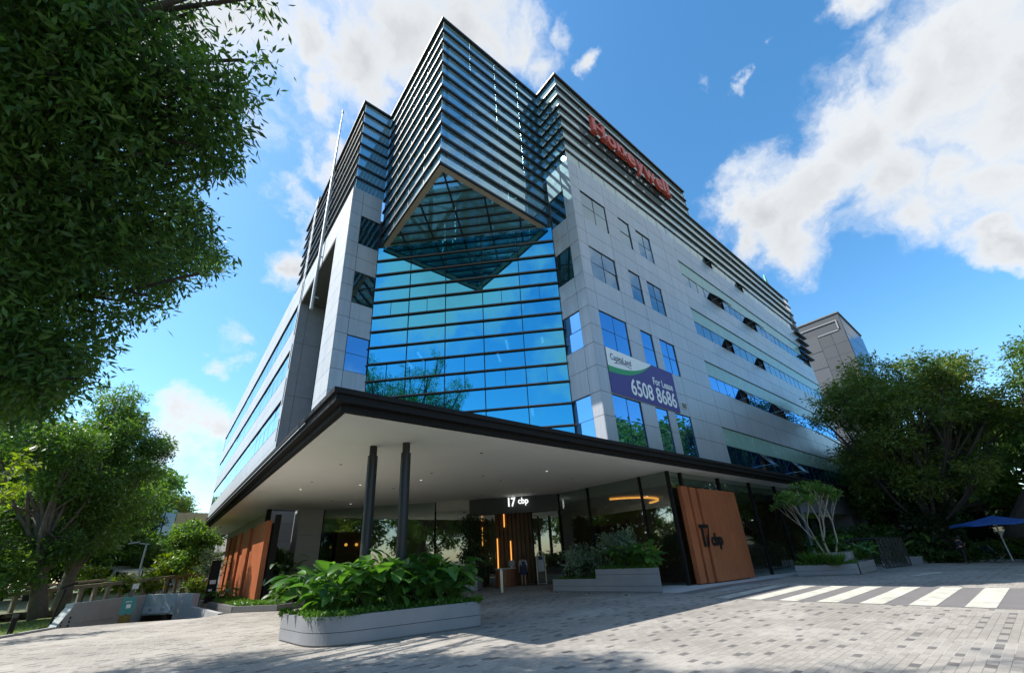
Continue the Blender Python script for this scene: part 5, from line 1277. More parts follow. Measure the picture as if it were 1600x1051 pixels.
def joints_base(h=1.70):
    k = h / 1.70
    J = dict(pelvis=(0, 0, .95), waist=(0, 0, 1.10), chest=(.0, 0, 1.32), neck=(0, 0, 1.45), jaw=(.02, 0, 1.51), head=(.02, 0, 1.58), crown=(.01, 0, 1.66),
             shL=(0, .19, 1.38), elL=(-.02, .25, 1.10), wrL=(.06, .25, .86), palmL=(.08, .25, .79), shR=(0, -.19, 1.38), elR=(-.02, -.25, 1.10), wrR=(.06, -.25, .86), palmR=(.08, -.25, .79),
             hipL=(0, .10, .90), knL=(.02, .10, .49), anL=(-.02, .10, .07), toeL=(.14, .12, .035), hipR=(0, -.10, .90), knR=(.02, -.10, .49), anR=(-.02, -.10, .07), toeR=(.14, -.12, .035))
    J = {a: tuple(c * k for c in v) for a, v in J.items()}
    Rd = dict(pelvis=(.15, .115), waist=(.135, .10), chest=(.15, .115), neck=(.055, .055), jaw=(.068, .07), head=(.078, .092), crown=(.055, .06))
    for s in 'LR': Rd.update({'sh' + s: (.065, .065), 'el' + s: (.042, .042), 'wr' + s: (.028, .03), 'palm' + s: (.036, .018), 'hip' + s: (.092, .092), 'kn' + s: (.058, .058), 'an' + s: (.04, .04), 'toe' + s: (.04, .03)})
    return J, Rd
TORSO = [('pelvis', 'waist'), ('waist', 'chest'), ('chest', 'shL'), ('shL', 'elL'), ('chest', 'shR'), ('shR', 'elR')]
LEGS = [('pelvis', 'hipL'), ('hipL', 'knL'), ('knL', 'anL'), ('pelvis', 'hipR'), ('hipR', 'knR'), ('knR', 'anR')]
SHOES = [('anL', 'toeL')]; SHOE2 = [('anR', 'toeR')]
J, Rd = joints_base(1.70)
# looking down at a phone held in both hands, one foot forward
J.update(chest=(.05, 0, 1.31), neck=(.10, 0, 1.43), jaw=(.15, 0, 1.475), head=(.165, 0, 1.54), crown=(.15, 0, 1.62), shL=(.06, .18, 1.36), shR=(.06, -.18, 1.36), elL=(.07, .24, 1.09), wrL=(.27, .10, 1.15), palmL=(.33, .06, 1.18), elR=(.07, -.24, 1.09), wrR=(.27, -.10, 1.15), palmR=(.33, -.06, 1.18), knL=(.12, .10, .49), anL=(.16, .10, .07), toeL=(.32, .12, .035), knR=(-.02, -.10, .49), anR=(-.14, -.10, .07), toeR=(.02, -.12, .035))
mp = G(1511, 880); md = ray(1545, 870) - ray(1505, 870)
pm = person('person', 'man in dark clothes looking down at a phone near the blue parasol', mp, math.atan2(md.y, md.x), J, Rd, [('shirt', TORSO, .016, M_['darkcloth']), ('trousers', LEGS, .018, M_['blackcloth']), ('shoe', SHOES, .012, M_['hair']), ('shoe', SHOE2, .012, M_['hair'])], M_['hair'])
ph = MB(); RP = Matrix.Translation(mp) @ Matrix.Rotation(math.atan2(md.y, md.x), 4, 'Z'); q = RP @ Vector((.36, 0, 1.21))
ph.obox(q - RP.to_3x3() @ Vector((0, .04, 0)), RP.to_3x3() @ Vector((0, .08, 0)), RP.to_3x3() @ Vector((.05, 0, .12)), RP.to_3x3() @ Vector((-.01, 0, .004))); tag(ph.build('phone', M_['black']), 'dark phone held up in the hands of the man', 'phone')
J, Rd = joints_base(1.62)
J.update(anL=(-.10, .09, .06), toeL=(.05, .1, .03), knL=(.0, .09, .47))
wp = Vector((17.45, 20.75, .02))
pw = person('person', 'woman in a dark blue dress walking into the entrance past the counter', wp, math.atan2(.8, .6), J, Rd, [('top', TORSO, .014, M_['lightcloth'])], M_['hair'])
b = MB(); sk = []
for k in range(6):
    z = 1.30 - k * .145; r = [.165, .15, .165, .20, .225, .245][k]; sk.append([wp + Vector((math.cos(a) * r * .85, math.sin(a) * r, z)) for a in [i * PI / 7 for i in range(14)]])
for k in range(5):
    for i in range(14): b.face([sk[k][i], sk[k][(i + 1) % 14], sk[k + 1][(i + 1) % 14], sk[k + 1][i]], .5)
b.build('dress', M_['navycloth'], pw, smooth=True)

# ------------------------------------------------------------------ right side: parasol, bicycles, benches
up = G(1584, 878); ut = thing('parasol', 'large blue parasol on a pale pole at the far forecourt edge', 'parasol', up)
b = MB(); b.tube([up, up + Vector((0, 0, 2.72))], .04, 10); b.build('pole', M_['lampgrey'], ut)
b = MB(); b.box(up.x - .4, up.x + .4, up.y - .4, up.y + .4, up.z, up.z + .09); b.build('base', M_['granite_dark'], ut)
b = MB(); N8 = 8; ra = 2.25; top = up + Vector((0, 0, 2.80)); rim = [up + Vector((math.cos(a) * ra, math.sin(a) * ra, 2.28)) for a in [PI / 8 + k * PI / 4 for k in range(8)]]
mid = [top * .55 + r * .45 + Vector((0, 0, -.02)) for r in rim]
for k in range(8):
    j = (k + 1) % 8; b.face([top, mid[k], mid[j]], .5); b.face([mid[k], rim[k], (rim[k] + rim[j]) / 2 + Vector((0, 0, .06)), rim[j], mid[j]], .5)
    b.face([rim[k], rim[k] - Vector((0, 0, .10)), (rim[k] + rim[j]) / 2 - Vector((0, 0, .04)), (rim[k] + rim[j]) / 2 + Vector((0, 0, .06))], .5); b.face([(rim[k] + rim[j]) / 2 + Vector((0, 0, .06)), (rim[k] + rim[j]) / 2 - Vector((0, 0, .04)), rim[j] - Vector((0, 0, .10)), rim[j]], .5)
b.build('canopy', M_['bluecanvas'], ut)
for k in range(8):
    b = MB(); b.tube([top - Vector((0, 0, .1)), rim[k] + Vector((0, 0, -.02))], .012, 5); b.build('rib', M_['lampgrey'], ut)
lc = G(1560, 877); lt = thing('folding_chair', 'dark blue sling chair standing under the parasol', 'chair', lc)
dv = (ray(1600, 860) - ray(1540, 860)); dv.z = 0; dv.normalize(); nv = Vector((-dv.y, dv.x, 0))
b = MB()
for s in (-.3, .3):
    o_ = lc + nv * s; b.tube([o_ - dv * .55 + Vector((0, 0, 1.0)), o_ + dv * .25 + Vector((0, 0, .02))], .022, 6); b.tube([o_ - dv * .42 + Vector((0, 0, .02)), o_ + dv * .5 + Vector((0, 0, .48))], .022, 6)
b.build('frame', M_['lampgrey'], lt)
b = MB(); a0 = [lc + nv * s for s in (-.28, .28)]
pr_ = [(-.53, 1.0), (-.3, .66), (-.02, .40), (.25, .36), (.48, .48)]
for (x0, z0), (x1, z1) in zip(pr_[:-1], pr_[1:]): b.face([a0[0] + dv * x0 + Vector((0, 0, z0)), a0[1] + dv * x0 + Vector((0, 0, z0)), a0[1] + dv * x1 + Vector((0, 0, z1)), a0[0] + dv * x1 + Vector((0, 0, z1))], .5)
b.build('sling', M_['navycloth'], lt)
tb = G(1572, 877); tx = thing('folded_screen', 'dark blue canvas panel standing behind the parasol pole', 'screen', tb)
b = MB(); q = tb + Vector((.9, 0, 0)); b.obox(q + dv * -.6, dv * 1.5, nv * .05, (0, 0, 1.15)); b.build('canvas', M_['navycloth'], tx)
b = MB()
for s in (-.62, .9): b.tube([q + dv * s, q + dv * s + Vector((0, 0, 1.2))], .03, 6)
b.build('post', M_['black'], tx)
# bicycle rack with mesh bays
r0, r1 = G(1386, 888), G(1425, 883); rk = thing('bicycle_rack', 'dark steel bicycle rack with mesh bays beside the planters', 'bicycle rack', r0)
d = (r1 - r0); L = d.length; d.normalize(); s = Vector((0, 0, 1)).cross(d); s = s if s.x > 0 else -s
b = MB(); nb_ = 7
for k in range(nb_ + 1):
    p = r0 + d * (L * k / nb_); b.tube([p, p + Vector((0, 0, 1.75))], .03, 6); b.tube([p + s * 1.7, p + s * 1.7 + Vector((0, 0, 1.75))], .03, 6); b.tube([p + Vector((0, 0, 1.75)), p + s * 1.7 + Vector((0, 0, 1.75))], .03, 6)
for z in (.05, .9, 1.75): b.tube([r0 + Vector((0, 0, z)), r1 + Vector((0, 0, z))], .03, 6); b.tube([r0 + s * 1.7 + Vector((0, 0, z)), r1 + s * 1.7 + Vector((0, 0, z))], .03, 6)
b.build('frame', M_['gunmetal'], rk)
b = MB(); nm = 34
for k in range(nm): p = r0 + d * (L * (k + .5) / nm) + s * .02; b.tube([p + Vector((0, 0, .08)), p + Vector((0, 0, 1.72))], .008, 4)
for k in range(14): z = .12 + k * .118; b.tube([r0 + s * .02 + Vector((0, 0, z)), r1 + s * .02 + Vector((0, 0, z))], .008, 4)
b.build('mesh', M_['gunmetal'], rk)
bk_ = G(1381, 886); bt = thing('bicycle', 'dark bicycle parked at the near end of the rack', 'bicycle', bk_)
def wheel(c, ax, nm):
    m = MB(); u = Vector((0, 0, 1)); w = ax.cross(u).normalized(); ring = [c + (u * math.cos(a) + w * math.sin(a)) * .33 for a in [k * 2 * PI / 20 for k in range(21)]]
    m.tube(ring, .022, 6, cap=False); o = m.build('wheel', M_['rubber'], bt)
    m = MB(); m.tube([c - ax * .03, c + ax * .03], .03, 8)
    for k in range(10): a = k * 2 * PI / 10; m.tube([c, c + (u * math.cos(a) + w * math.sin(a)) * .32], .004, 4, cap=False)
    ring2 = [c + (u * math.cos(a) + w * math.sin(a)) * .305 for a in [k * 2 * PI / 20 for k in range(21)]]; m.tube(ring2, .009, 5, cap=False)
    m.build('rim', M_['steel'], o)
bc = bk_ + d * .1 + Vector((0, 0, .35)); w1, w2 = bc, bc + d * 1.02; wheel(w1, s, 'a'); wheel(w2, s, 'b')
b = MB(); bb = bc + d * .42 + Vector((0, 0, -.05)); se = bc + d * .28 + Vector((0, 0, .45)); hd2 = bc + d * .80 + Vector((0, 0, .46))
for p, q in ((w1, bb), (w1, se), (bb, se), (bb, hd2), (se, hd2), (hd2, w2)): b.tube([p, q], .018, 6)
b.tube([hd2, hd2 + Vector((0, 0, .18)) - d * .05], .015, 6); b.build('frame', M_['gunmetal'], bt)
b = MB(); h2 = hd2 + Vector((0, 0, .18)) - d * .05; b.tube([h2 - s * .28 - d * .1, h2 - s * .2, h2 + s * .2, h2 + s * .28 - d * .1], .014, 6); b.build('handlebar', M_['black'], bt)
b = MB(); b.obox(se + Vector((0, 0, .06)) - d * .13 - s * .07, d * .26, s * .14, (0, 0, .05)); b.build('saddle', M_['black'], bt)
pb = G(1427, 880); bx = thing('bench_block', 'small pale stone block at the end of the bicycle rack', 'block', pb)
b = MB(); b.box(pb.x - .2, pb.x + .3, pb.y - .6, pb.y + .3, pb.z, pb.z + .42); b.build('body', M_['granite'], bx); b = MB(); b.box(pb.x - .23, pb.x + .33, pb.y - .63, pb.y + .33, pb.z + .422, pb.z + .47); b.build('slab', M_['kerb'], bx)
# hedge and low buildings behind the kerb
hk = hedge_mesh('foliage', M_['lf_dark'], None, 43.2, 45.6, -9, 9.5, gz(43) - .1, gz(43) + 1.35, 12000, .20, 3); tag(hk, 'clipped dark hedge along the far side of the forecourt', 'hedge')
for i, (u, dd_) in enumerate(((1452, 44.5), (1440, 46))):
    q = P(u, 860, dd_); broad_plant('palm_plant', ['tall fan leaved plant at the left end of the far hedge', 'shorter fan leaved plant behind the far hedge'][i], 'plant', (q.x, q.y, gz(43)), 22, 2.2 - i * .6, 1.0, M_['lf_mid'], None, 300 + i, .22, 1.6)
pv = thing('pavilion', 'low flat roofed pavilion behind the blue parasol', 'building', (58, 2.0, -.6))
b = MB(); b.box(58, 66, -6, 6.2, -.6, 3.6); b.build('wall', M_['granite_dark'], pv); b = MB(); b.box(57.2, 66.8, -6.8, 6.9, 3.62, 4.15); b.build('roof', M_['farwall'], pv)
b = MB(); b.face([(57.98, -5, .6), (57.98, 5.4, .6), (57.98, 5.4, 3.2), (57.98, -5, 3.2)]); b.build('window', M_['darkglass'], pv)
hk2 = hedge_mesh('foliage', M_['lf_dark'], None, 44.2, 46.5, 7.5, 15, gz(43) - .3, gz(43) + 2.9, 9000, .24, 6); tag(hk2, 'taller dark shrub mass behind the bicycle rack', 'hedge')
# tower behind the right end of the block
fb2 = thing('office_tower', 'grey panelled tower rising behind the trees on the right', 'building', (95, 12.2, 0))
b = MB(); b.box(95.1, 112, 12.3, 30, -.5, 42.6); b.build('core', M_['towergrey'], fb2)
b = MB()
for k in range(11):
    z0 = 1.5 + k * 3.45
    for j in range(2): b.box(95.0, 95.1, 16.7 + j * 3.0, 19.65 + j * 3.0, z0 + .06, z0 + 3.39)
b.build('panel_wall', M_['farwall'], fb2)
b = MB()
for k in range(16):
    for j in range(2): b.box(95.04, 95.12, 12.32 + j * 2.2, 14.46 + j * 2.2, .5 + k * 2.4, 2.86 + k * 2.4)
b.build('panel_wall', M_['towergrey'], fb2)
b = MB()
for k in range(12):
    for j in range(7): b.box(95.2 + j * 2.4, 97.55 + j * 2.4, 12.2, 12.3, 1 + k * 3.4, 4.3 + k * 3.4)
b.build('side_panels', M_['darkglass'], fb2)
b = MB(); b.box(94.9, 112.1, 12.1, 31, 42.6, 42.85); b.build('roof_edge', M_['granite_dark'], fb2)
b = MB()
for (y0, y1, z0, z1) in ((12.9, 19.5, 41.1, 41.3), (12.9, 13.1, 39.4, 41.1), (13.2, 16.6, 39.0, 39.2), (19.4, 19.6, 39.4, 41.1)): b.box(94.9, 95.0, y0, y1, z0, z1)
b.build('trim', M_['granite'], fb2)
b = MB(); b.tube([(100, 21, 42.7), (100, 21, 47.0)], .05, 6); b.build('beacon_mast', M_['farwhite'], fb2)

# ------------------------------------------------------------------ left side: rail, lamp, shelter, far building
rl = thing('timber_railing', 'long weathered railing with thick top beam above the ramp', 'railing', P(150, 930, 35))
b = MB(); pa, pb_ = P(-60, 957, 33), P(312, 906, 40); pa.z = 1.02; pb_.z = 1.55
u = (pb_ - pa); b.obox(pa, u, Vector((-u.y, u.x, 0)).normalized() * .22, (0, 0, .20)); b.build('top_beam', M_['timber'], rl)
b = MB(); b.obox(pa + Vector((.0, .5, .30)), u * .48, Vector((-u.y, u.x, 0)).normalized() * .16, (0, 0, .12)); b.build('second_beam', M_['timber'], rl)
for k in range(17):
    p = pa + u * (k + .4) / 17; b = MB(); b.obox((p.x, p.y + .04, .15), u.normalized() * .17, Vector((-u.y, u.x, 0)).normalized() * .14, (0, 0, p.z - .15 - .003)); b.build('post', M_['timber'], rl)
lp = P(214, 925, 43); la = thing('street_lamp', 'pale slanting street lamp with flat twin head behind the railing', 'street lamp', (lp.x, lp.y, .5))
tp_ = P(229, 851, 43); b = MB(); b.tube([(tp_.x, tp_.y, .5), (tp_.x, tp_.y, tp_.z)], [.08, .06], 10); b.build('pole', M_['lampgrey'], la)
b = MB(); b.obox((tp_.x - 1.05, tp_.y - .1, tp_.z + .08), (.62, 0, .12), (0, .3, 0), (0, 0, .09)); b.obox((tp_.x - .45, tp_.y - .05, tp_.z + .10), (.62, 0, -.08), (0, .18, 0), (0, 0, .07)); b.build('lamp_head', M_['lampgrey'], la)
sh = thing('shelter', 'low shelter with a pale flat roof beyond the railing', 'shelter', P(215, 900, 62))
s0 = P(172, 893, 62); s1 = P(290, 893, 62); uu = (s1 - s0); uu.z = 0; vv = Vector((-uu.y, uu.x, 0)).normalized()
b = MB(); b.obox((s0.x, s0.y, 2.55), uu, vv * 5, (0, 0, .32)); b.build('roof', M_['farwhite'], sh)
b = MB(); b.obox((s0.x + .6, s0.y + .8, .5), uu * .93, vv * 3.6, (0, 0, 2.05)); b.build('wall', M_['pilaster'], sh)
b = MB(); b.obox((s0.x + 2.4, s0.y + .72, 1.0), uu * .45, vv * .05, (0, 0, 1.25)); b.build('window', M_['darkglass'], sh)
b = MB()
for k in range(4): b.obox(Vector((s0.x, s0.y + .2, .5)) + uu * (.03 + .3 * k), uu.normalized() * .25, vv * .25, (0, 0, 2.04))
b.build('column', M_['farwhite'], sh)
vv0 = P(165, 920, 54); cr = thing('parked_van', 'pale van parked behind the railing in front of the shelter', 'van', (vv0.x, vv0.y, .5))
b = MB(); U = uu.normalized(); prof = [(0, .35), (0, 1.15), (.25, 1.9), (3.6, 1.95), (4.05, 1.25), (4.75, 1.05), (4.8, .35)]
for off in (0, 1.7): b.face([Vector((vv0.x, vv0.y, .5)) + U * x + vv * off + Vector((0, 0, z)) for x, z in (prof if off else prof[::-1])], .5)
for (x0, z0), (x1, z1) in zip(prof, prof[1:] + prof[:1]): b.face([Vector((vv0.x, vv0.y, .5)) + U * x0 + Vector((0, 0, z0)), Vector((vv0.x, vv0.y, .5)) + U * x1 + Vector((0, 0, z1)), Vector((vv0.x, vv0.y, .5)) + U * x1 + vv * 1.7 + Vector((0, 0, z1)), Vector((vv0.x, vv0.y, .5)) + U * x0 + vv * 1.7 + Vector((0, 0, z0))], .5)
b.build('body', M_['farwhite'], cr)
b = MB(); b.obox(Vector((vv0.x, vv0.y, 1.72)) + U * .35 - vv * .012, U * 3.3, vv * .01, (0, 0, .55)); b.build('window', M_['darkglass'], cr)
for x in (.9, 3.9):
    b = MB(); c = Vector((vv0.x, vv0.y, .83)) + U * x - vv * .03; b.tube([c, c + vv * .2], .33, 14); b.build('wheel', M_['rubber'], cr)
# building far behind the left trees
fl0, fl1, fl2 = P(222, 785, 85), P(278, 797, 85), P(330, 800, 85)
lfb = thing('far_building', 'far building with dark sloping glass corner and tan wall', 'building', (fl0.x, fl0.y, .5))
b = MB(); zt = fl1.z; back = Vector((0, 14, 0))
q0_, q1_ = Vector((fl0.x - 3, fl0.y, 0)), Vector((fl1.x, fl1.y, 0)); zA, zB = fl0.z + .4, fl1.z
b.face([q0_ + Vector((0, 0, 1)), q1_ + Vector((-.8, 0, 1)), q1_ + Vector((0, 0, zB)), q0_ + Vector((0, 0, zA))]); b.face([q0_ + Vector((0, 0, zA)), q1_ + Vector((0, 0, zB)), q1_ + back + Vector((0, 0, zB)), q0_ + back + Vector((0, 0, zA))]); b.build('glass_corner', M_['darkglass'], lfb)
b = MB()
for k in range(5): p = q0_ + (q1_ - q0_) * (k / 5); b.obox(p + Vector((0, -.12, 1)), (.15, 0, 0), (0, .1, 0), (0, 0, zA - 1.3))
b.build('mullion', M_['black'], lfb)
b = MB(); b.box(q1_.x + .02, q1_.x + 16, q1_.y - .1, q1_.y + 14, .5, fl2.z - .1); b.build('tan_wall', M_['tan'], lfb)
b = MB(); rnd = random.Random(4)
for k in range(46): x_, z_ = q1_.x + rnd.uniform(.4, 9), rnd.uniform(1.5, fl2.z - .6); b.box(x_, x_ + .25, q1_.y - .13, q1_.y - .102, z_, z_ + .3)
b.build('opening', M_['black'], lfb)
pt = P(20, 975, 24.0); bl = thing('garden_light', 'short dark garden light standing in the grass', 'bollard', (pt.x, pt.y, .02))
b = MB(); b.tube([(pt.x, pt.y, .02), (pt.x, pt.y, .55)], .075, 10); b.build('post', M_['black'], bl); b = MB(); b.tube([(pt.x, pt.y, .552), (pt.x, pt.y, .66)], .08, 10); b.build('cap', M_['gunmetal'], bl)
pt = P(82, 962, 25.6); st = thing('ramp_lamp', 'thin dark post with a tilted head at the left end of the ramp wall', 'lamp', (pt.x, pt.y, .02))
b = MB(); b.tube([(pt.x, pt.y, .02), (pt.x + .12, pt.y, 1.35)], .035, 8); b.build('post', M_['black'], st); b = MB(); b.obox((pt.x + .0, pt.y - .1, 1.36), (.42, 0, .16), (0, .2, 0), (0, 0, .08)); b.build('head', M_['black'], st)

# ------------------------------------------------------------------ trees
OUT = [(-80, -120), (405, -120), (424, 0), (432, 60), (430, 102), (398, 165), (380, 180), (378, 250), (345, 272), (300, 292), (318, 330), (355, 395), (332, 432), (258, 452), (250, 485), (200, 512), (178, 545), (150, 590), (105, 612), (62, 655), (38, 682), (-80, 690)]
def in_out(T):
    T = np.asarray(T) - np.array([0, 0, H]); RMn = np.array(RM); c = T @ RMn.T; zz = np.maximum(c[:, 2], .01)
    u = CX + FPX * c[:, 0] / zz; v = CY + FPX * c[:, 1] / zz
    u = u + 9 * np.sin(v * .09) + 6 * np.sin(v * .23 + u * .1); ins = np.zeros(len(T), bool); j = len(OUT) - 1
    for i in range(len(OUT)):
        a, b_ = OUT[i], OUT[j]; ins ^= ((a[1] > v) != (b_[1] > v)) & (u < (b_[0] - a[0]) * (v - a[1]) / (b_[1] - a[1] + 1e-9) + a[0]); j = i
    return ins | (c[:, 2] < .5) | (u < -60) | (v < -100)
LIT = [(-3.5, 16.2), (.6, 15.6), (2.2, 10.9), (3.2, 8.9), (4.4, 8.1), (6.2, 7.2), (6.2, 3.7), (8.6, .9), (15.5, .9), (16, 7.5), (6.4, 7.5), (6.4, 30), (-12, 30), (-12, 19)]
def open_to_sun(T):
    """the paving in the middle of the forecourt lies in full sun: keep the crown out of its light"""
    T = np.asarray(T, dtype=float); x = T[:, 0] - T[:, 2] * SUN.x / SUN.z; y = T[:, 1] - T[:, 2] * SUN.y / SUN.z
    x = x + .5 * np.sin(y * 2.1) ; y = y + .5 * np.sin(x * 1.7); ins = np.zeros(len(T), bool); j = len(LIT) - 1
    for i in range(len(LIT)):
        a, b_ = LIT[i], LIT[j]; ins ^= ((a[1] > y) != (b_[1] > y)) & (x < (b_[0] - a[0]) * (y - a[1]) / (b_[1] - a[1] + 1e-9) + a[0]); j = i
    return ~ins
MIR = [(560, 760), (560, 545), (598, 520), (662, 514), (690, 560), (727, 592), (722, 642), (690, 760)]
def mirrored_ok(T):
    """the crown as the glass front sees it: slim, with sky above and to the right of it"""
    T = np.asarray(T, dtype=float); Q = np.stack([27.65 - T[:, 1], 27.65 - T[:, 0], T[:, 2] - H], 1) @ np.array(RM).T
    u = CX + FPX * Q[:, 0] / Q[:, 2]; v = CY + FPX * Q[:, 1] / Q[:, 2]; u = u + 6 * np.sin(v * .11); ins = np.zeros(len(T), bool); j = len(MIR) - 1
    for i in range(len(MIR)):
        a, b_ = MIR[i], MIR[j]; ins ^= ((a[1] > v) != (b_[1] > v)) & (u < (b_[0] - a[0]) * (v - a[1]) / (b_[1] - a[1] + 1e-9) + a[0]); j = i
    return ins | (u < 560) | (u > 915) | (v > 700) | (v < 250)
def crown_ok(T):
    T = np.asarray(T, dtype=float); return in_out(T) & open_to_sun(T) & mirrored_ok(T) & (np.linalg.norm(T - np.array([0, 0, H]), axis=1) > 8.8) & (np.sin(1.25 * T[:, 0] + .6 * T[:, 2]) * np.sin(1.15 * T[:, 1] + 1.3) * np.sin(1.05 * T[:, 2] - .4 * T[:, 0] + .5) < np.where(T[:, 0] > -1.7, .75, .22))
# near tree on the left: the crown hangs into the picture, its trunk stands left of the view
rnd = random.Random(21); cl = []
def leafy(p, r):                                      # a limb only grows where its clump keeps most of its leaves
    q = np.array([tuple(p + Vector((rnd.gauss(0, .5), rnd.gauss(0, .5), rnd.gauss(0, .4))) * r) for _ in range(24)]); return crown_ok(q).mean() > .45
while len(cl) < 110:
    v = Vector((rnd.uniform(-1, 1), rnd.uniform(-1, 1), rnd.uniform(-1, 1)))
    if not .2 < v.length < 1: continue
    p = Vector((-7.0 + v.x * 8.6, 10.6 + v.y * 9.0, 12.2 + v.z * 10.8))
    if p.z < 4.2 or not crown_ok(np.array([p]))[0]: continue
    r = rnd.uniform(1.0, 1.7)
    if leafy(p, r): cl.append((p, (r, r, r * .8)))
k = 0
while k < 230:
    p = Vector((0, 0, H)) + ray(rnd.uniform(-40, 440), rnd.uniform(-80, 690)).normalized() * rnd.uniform(9.4, 15)
    if p.z < 4.2 or not crown_ok(np.array([p]))[0]: continue
    r = rnd.uniform(.5, .95)
    if leafy(p, r): cl.append((p, (r, r, r * .8))); k += 1
k = 0
while k < 60:                                        # the far side of the crown, the side the glass front looks at
    m_ = Vector((0, 0, H)) + ray(rnd.uniform(560, 728), rnd.uniform(512, 700)).normalized() * rnd.uniform(27, 42)
    p = Vector((27.65 - m_.y, 27.65 - m_.x, m_.z))
    if not crown_ok(np.array([p]))[0]: continue
    r = rnd.uniform(.6, 1.1)
    if leafy(p, r): cl.append((p, (r, r, r * .8))); k += 1
tree('broadleaf_tree', 'huge dark leafy tree hanging over the left of the forecourt', 'tree', [(-9.4, 12.2, .0), (-9.2, 12.0, 3.0), (-8.6, 11.8, 6.0), (-7.8, 11.5, 8.5), (-6.6, 11.2, 10.8)], [.52, .44, .38, .32, .24], cl, 265000, .15, .30, M_['lf_dark'], M_['bark_dark'], None, 31, limb=.075, twigs=0, twig=.30, per=14, droop=.55, accept=crown_ok, shell=.45)
# pair behind the ramp
for (nm, lab, u0, dist, lean, cr_, sd) in (('broadleaf_tree', 'left of the two grey trunked trees behind the ramp', 60, 31.5, -.5, (45, 765, 31.5, 3.0, 4.2), 41), ('broadleaf_tree', 'right of the two grey trunked trees behind the ramp', 90, 33.5, .5, (158, 745, 34, 2.75, 4.9), 42)):
    bs = P(u0, 962, dist); bs.z = .1; cc = P(cr_[0], cr_[1], cr_[2])
    mid = Vector((bs.x * .6 + cc.x * .4, bs.y, 3.2))
    tree(nm, lab, 'tree', [bs, (bs + mid) / 2, mid, mid * .5 + cc * .5 + Vector((0, 0, .3))], [.36, .27, .24, .17], ell_clumps(cc + Vector((0, 0, .3)), (cr_[3], cr_[3], cr_[4]), 34, .95, sd), 36000, .21, .34, M_['lf_dark'] if sd == 41 else M_['lf_mid'], M_['bark'], 'grey trunked trees behind the ramp', sd, limb=.09, twig=.36)
# trees on the right
def big_right(lab, u0, dist, cc, rad, n, nl, mat, sd, trunk_r=.6, bark='bark_dark', leaf=.25):
    bs = P(u0, 878, dist); bs.z = gz(42) - .1
    mid = bs * .7 + Vector((cc.x, cc.y, 0)) * .3; mid.z = 3.6
    return tree('broadleaf_tree', lab, 'tree', [bs, (bs + mid) / 2 + Vector((0, 0, .2)), mid, mid * .5 + cc * .5], [trunk_r * 1.25, trunk_r, trunk_r * .8, trunk_r * .5], ell_clumps(cc, rad, n, 1.3, sd), nl, leaf, .36, M_[mat], M_[bark], 'large trees right of the block', sd, limb=.13, twig=.5, flat=.6, droop=.15)
big_right('big olive green tree with spreading crown nearest the block', 1478, 45.5, Vector((45.5, 4.9, 9.5)), (5.8, 5.6, 6.5), 84, 74000, 'lf_olive', 51, .95)
big_right('dark green tree at the right picture edge behind the parasol', 1592, 46.5, Vector((46, -5.2, 8.0)), (5.2, 5.2, 6.4), 66, 60000, 'lf_dark', 52, .8)
big_right('darker tree low behind the bicycle rack', 1420, 51, Vector((50.5, 8.6, 6.0)), (4.5, 4.0, 5.0), 36, 36000, 'lf_dark', 53, .5)
# ivy on the thick trunk
bs = P(1478, 878, 45.5); rng = np.random.default_rng(8); n = 5200; a = rng.random(n) * 2 * PI; zz = rng.random(n) * 5.2; rr = 1.15 + .35 * rng.random(n) - zz * .07
V, F = leaf_quads(np.stack([bs.x + np.cos(a) * rr, bs.y + np.sin(a) * rr * 1.15, gz(42) + zz], 1), np.stack([np.cos(a), np.sin(a), -.8 + 0 * a], 1) + .4 * rng.normal(size=(n, 3)), .26 * (.6 + .8 * rng.random(n)), .6, rng)
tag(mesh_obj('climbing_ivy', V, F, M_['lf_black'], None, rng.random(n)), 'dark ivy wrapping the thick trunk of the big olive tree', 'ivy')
# small trees and bushes on the left
def shrub(nm, lab, cat, u, v, dist, zb, h, r, mat, sd, n=2600, leaf=.2, grp=None, cl_n=9, bark='bark'):
    p = P(u, v, dist); p.z = zb
    return tree(nm, lab, cat, [p, p + Vector((.04, 0, h * .35)), p + Vector((0, .05, h * .6))], [.07, .055, .04], ell_clumps(p + Vector((0, 0, h * .72)), (r, r, h * .32), cl_n, r * .45, sd), n, leaf, .42, M_[mat], M_[bark], grp, sd, limb=.03, twigs=1, flat=.6)
shrub('small_tree', 'slender mid green tree beside the left end of the canopy', 'tree', 285, 912, 38, .35, 4.4, 1.5, 'lf_mid', 61, 7000, .22, None, 16)
shrub('small_tree', 'pale leaved small tree in front of the left terracotta screens', 'tree', 322, 925, 33, .3, 2.6, .75, 'lf_pale', 62, 2200, .13)
shrub('bush', 'lime green bush behind the left part of the railing', 'bush', 130, 925, 38, .4, 1.9, .6, 'lf_yellow', 63, 1100, .24, 'lime green bushes along the railing')
shrub('bush', 'lime green bush in front of the middle of the railing', 'bush', 182, 930, 37, .3, 1.5, .5, 'lf_yellow', 64, 900, .22, 'lime green bushes along the railing')
shrub('bush', 'tallest lime green bush to the right of the street lamp', 'bush', 262, 915, 40, .4, 2.6, 1.15, 'lf_yellow', 65, 2600, .24, 'lime green bushes along the railing')
shrub('bush', 'lime green bush at the foot of the street lamp', 'bush', 228, 928, 38, .3, 1.1, .6, 'lf_yellow', 66, 900, .2, 'lime green bushes along the railing')
shrub('bush', 'lime green branch tips at the left picture edge', 'bush', -72, 900, 24, .0, 6.8, .8, 'lf_yellow', 67, 700, .22)
shrub('bush', 'low olive bush with reddish tips at the ramp corner', 'bush', 292, 940, 33.5, .2, 1.0, .7, 'lf_olive', 68, 1600, .16)
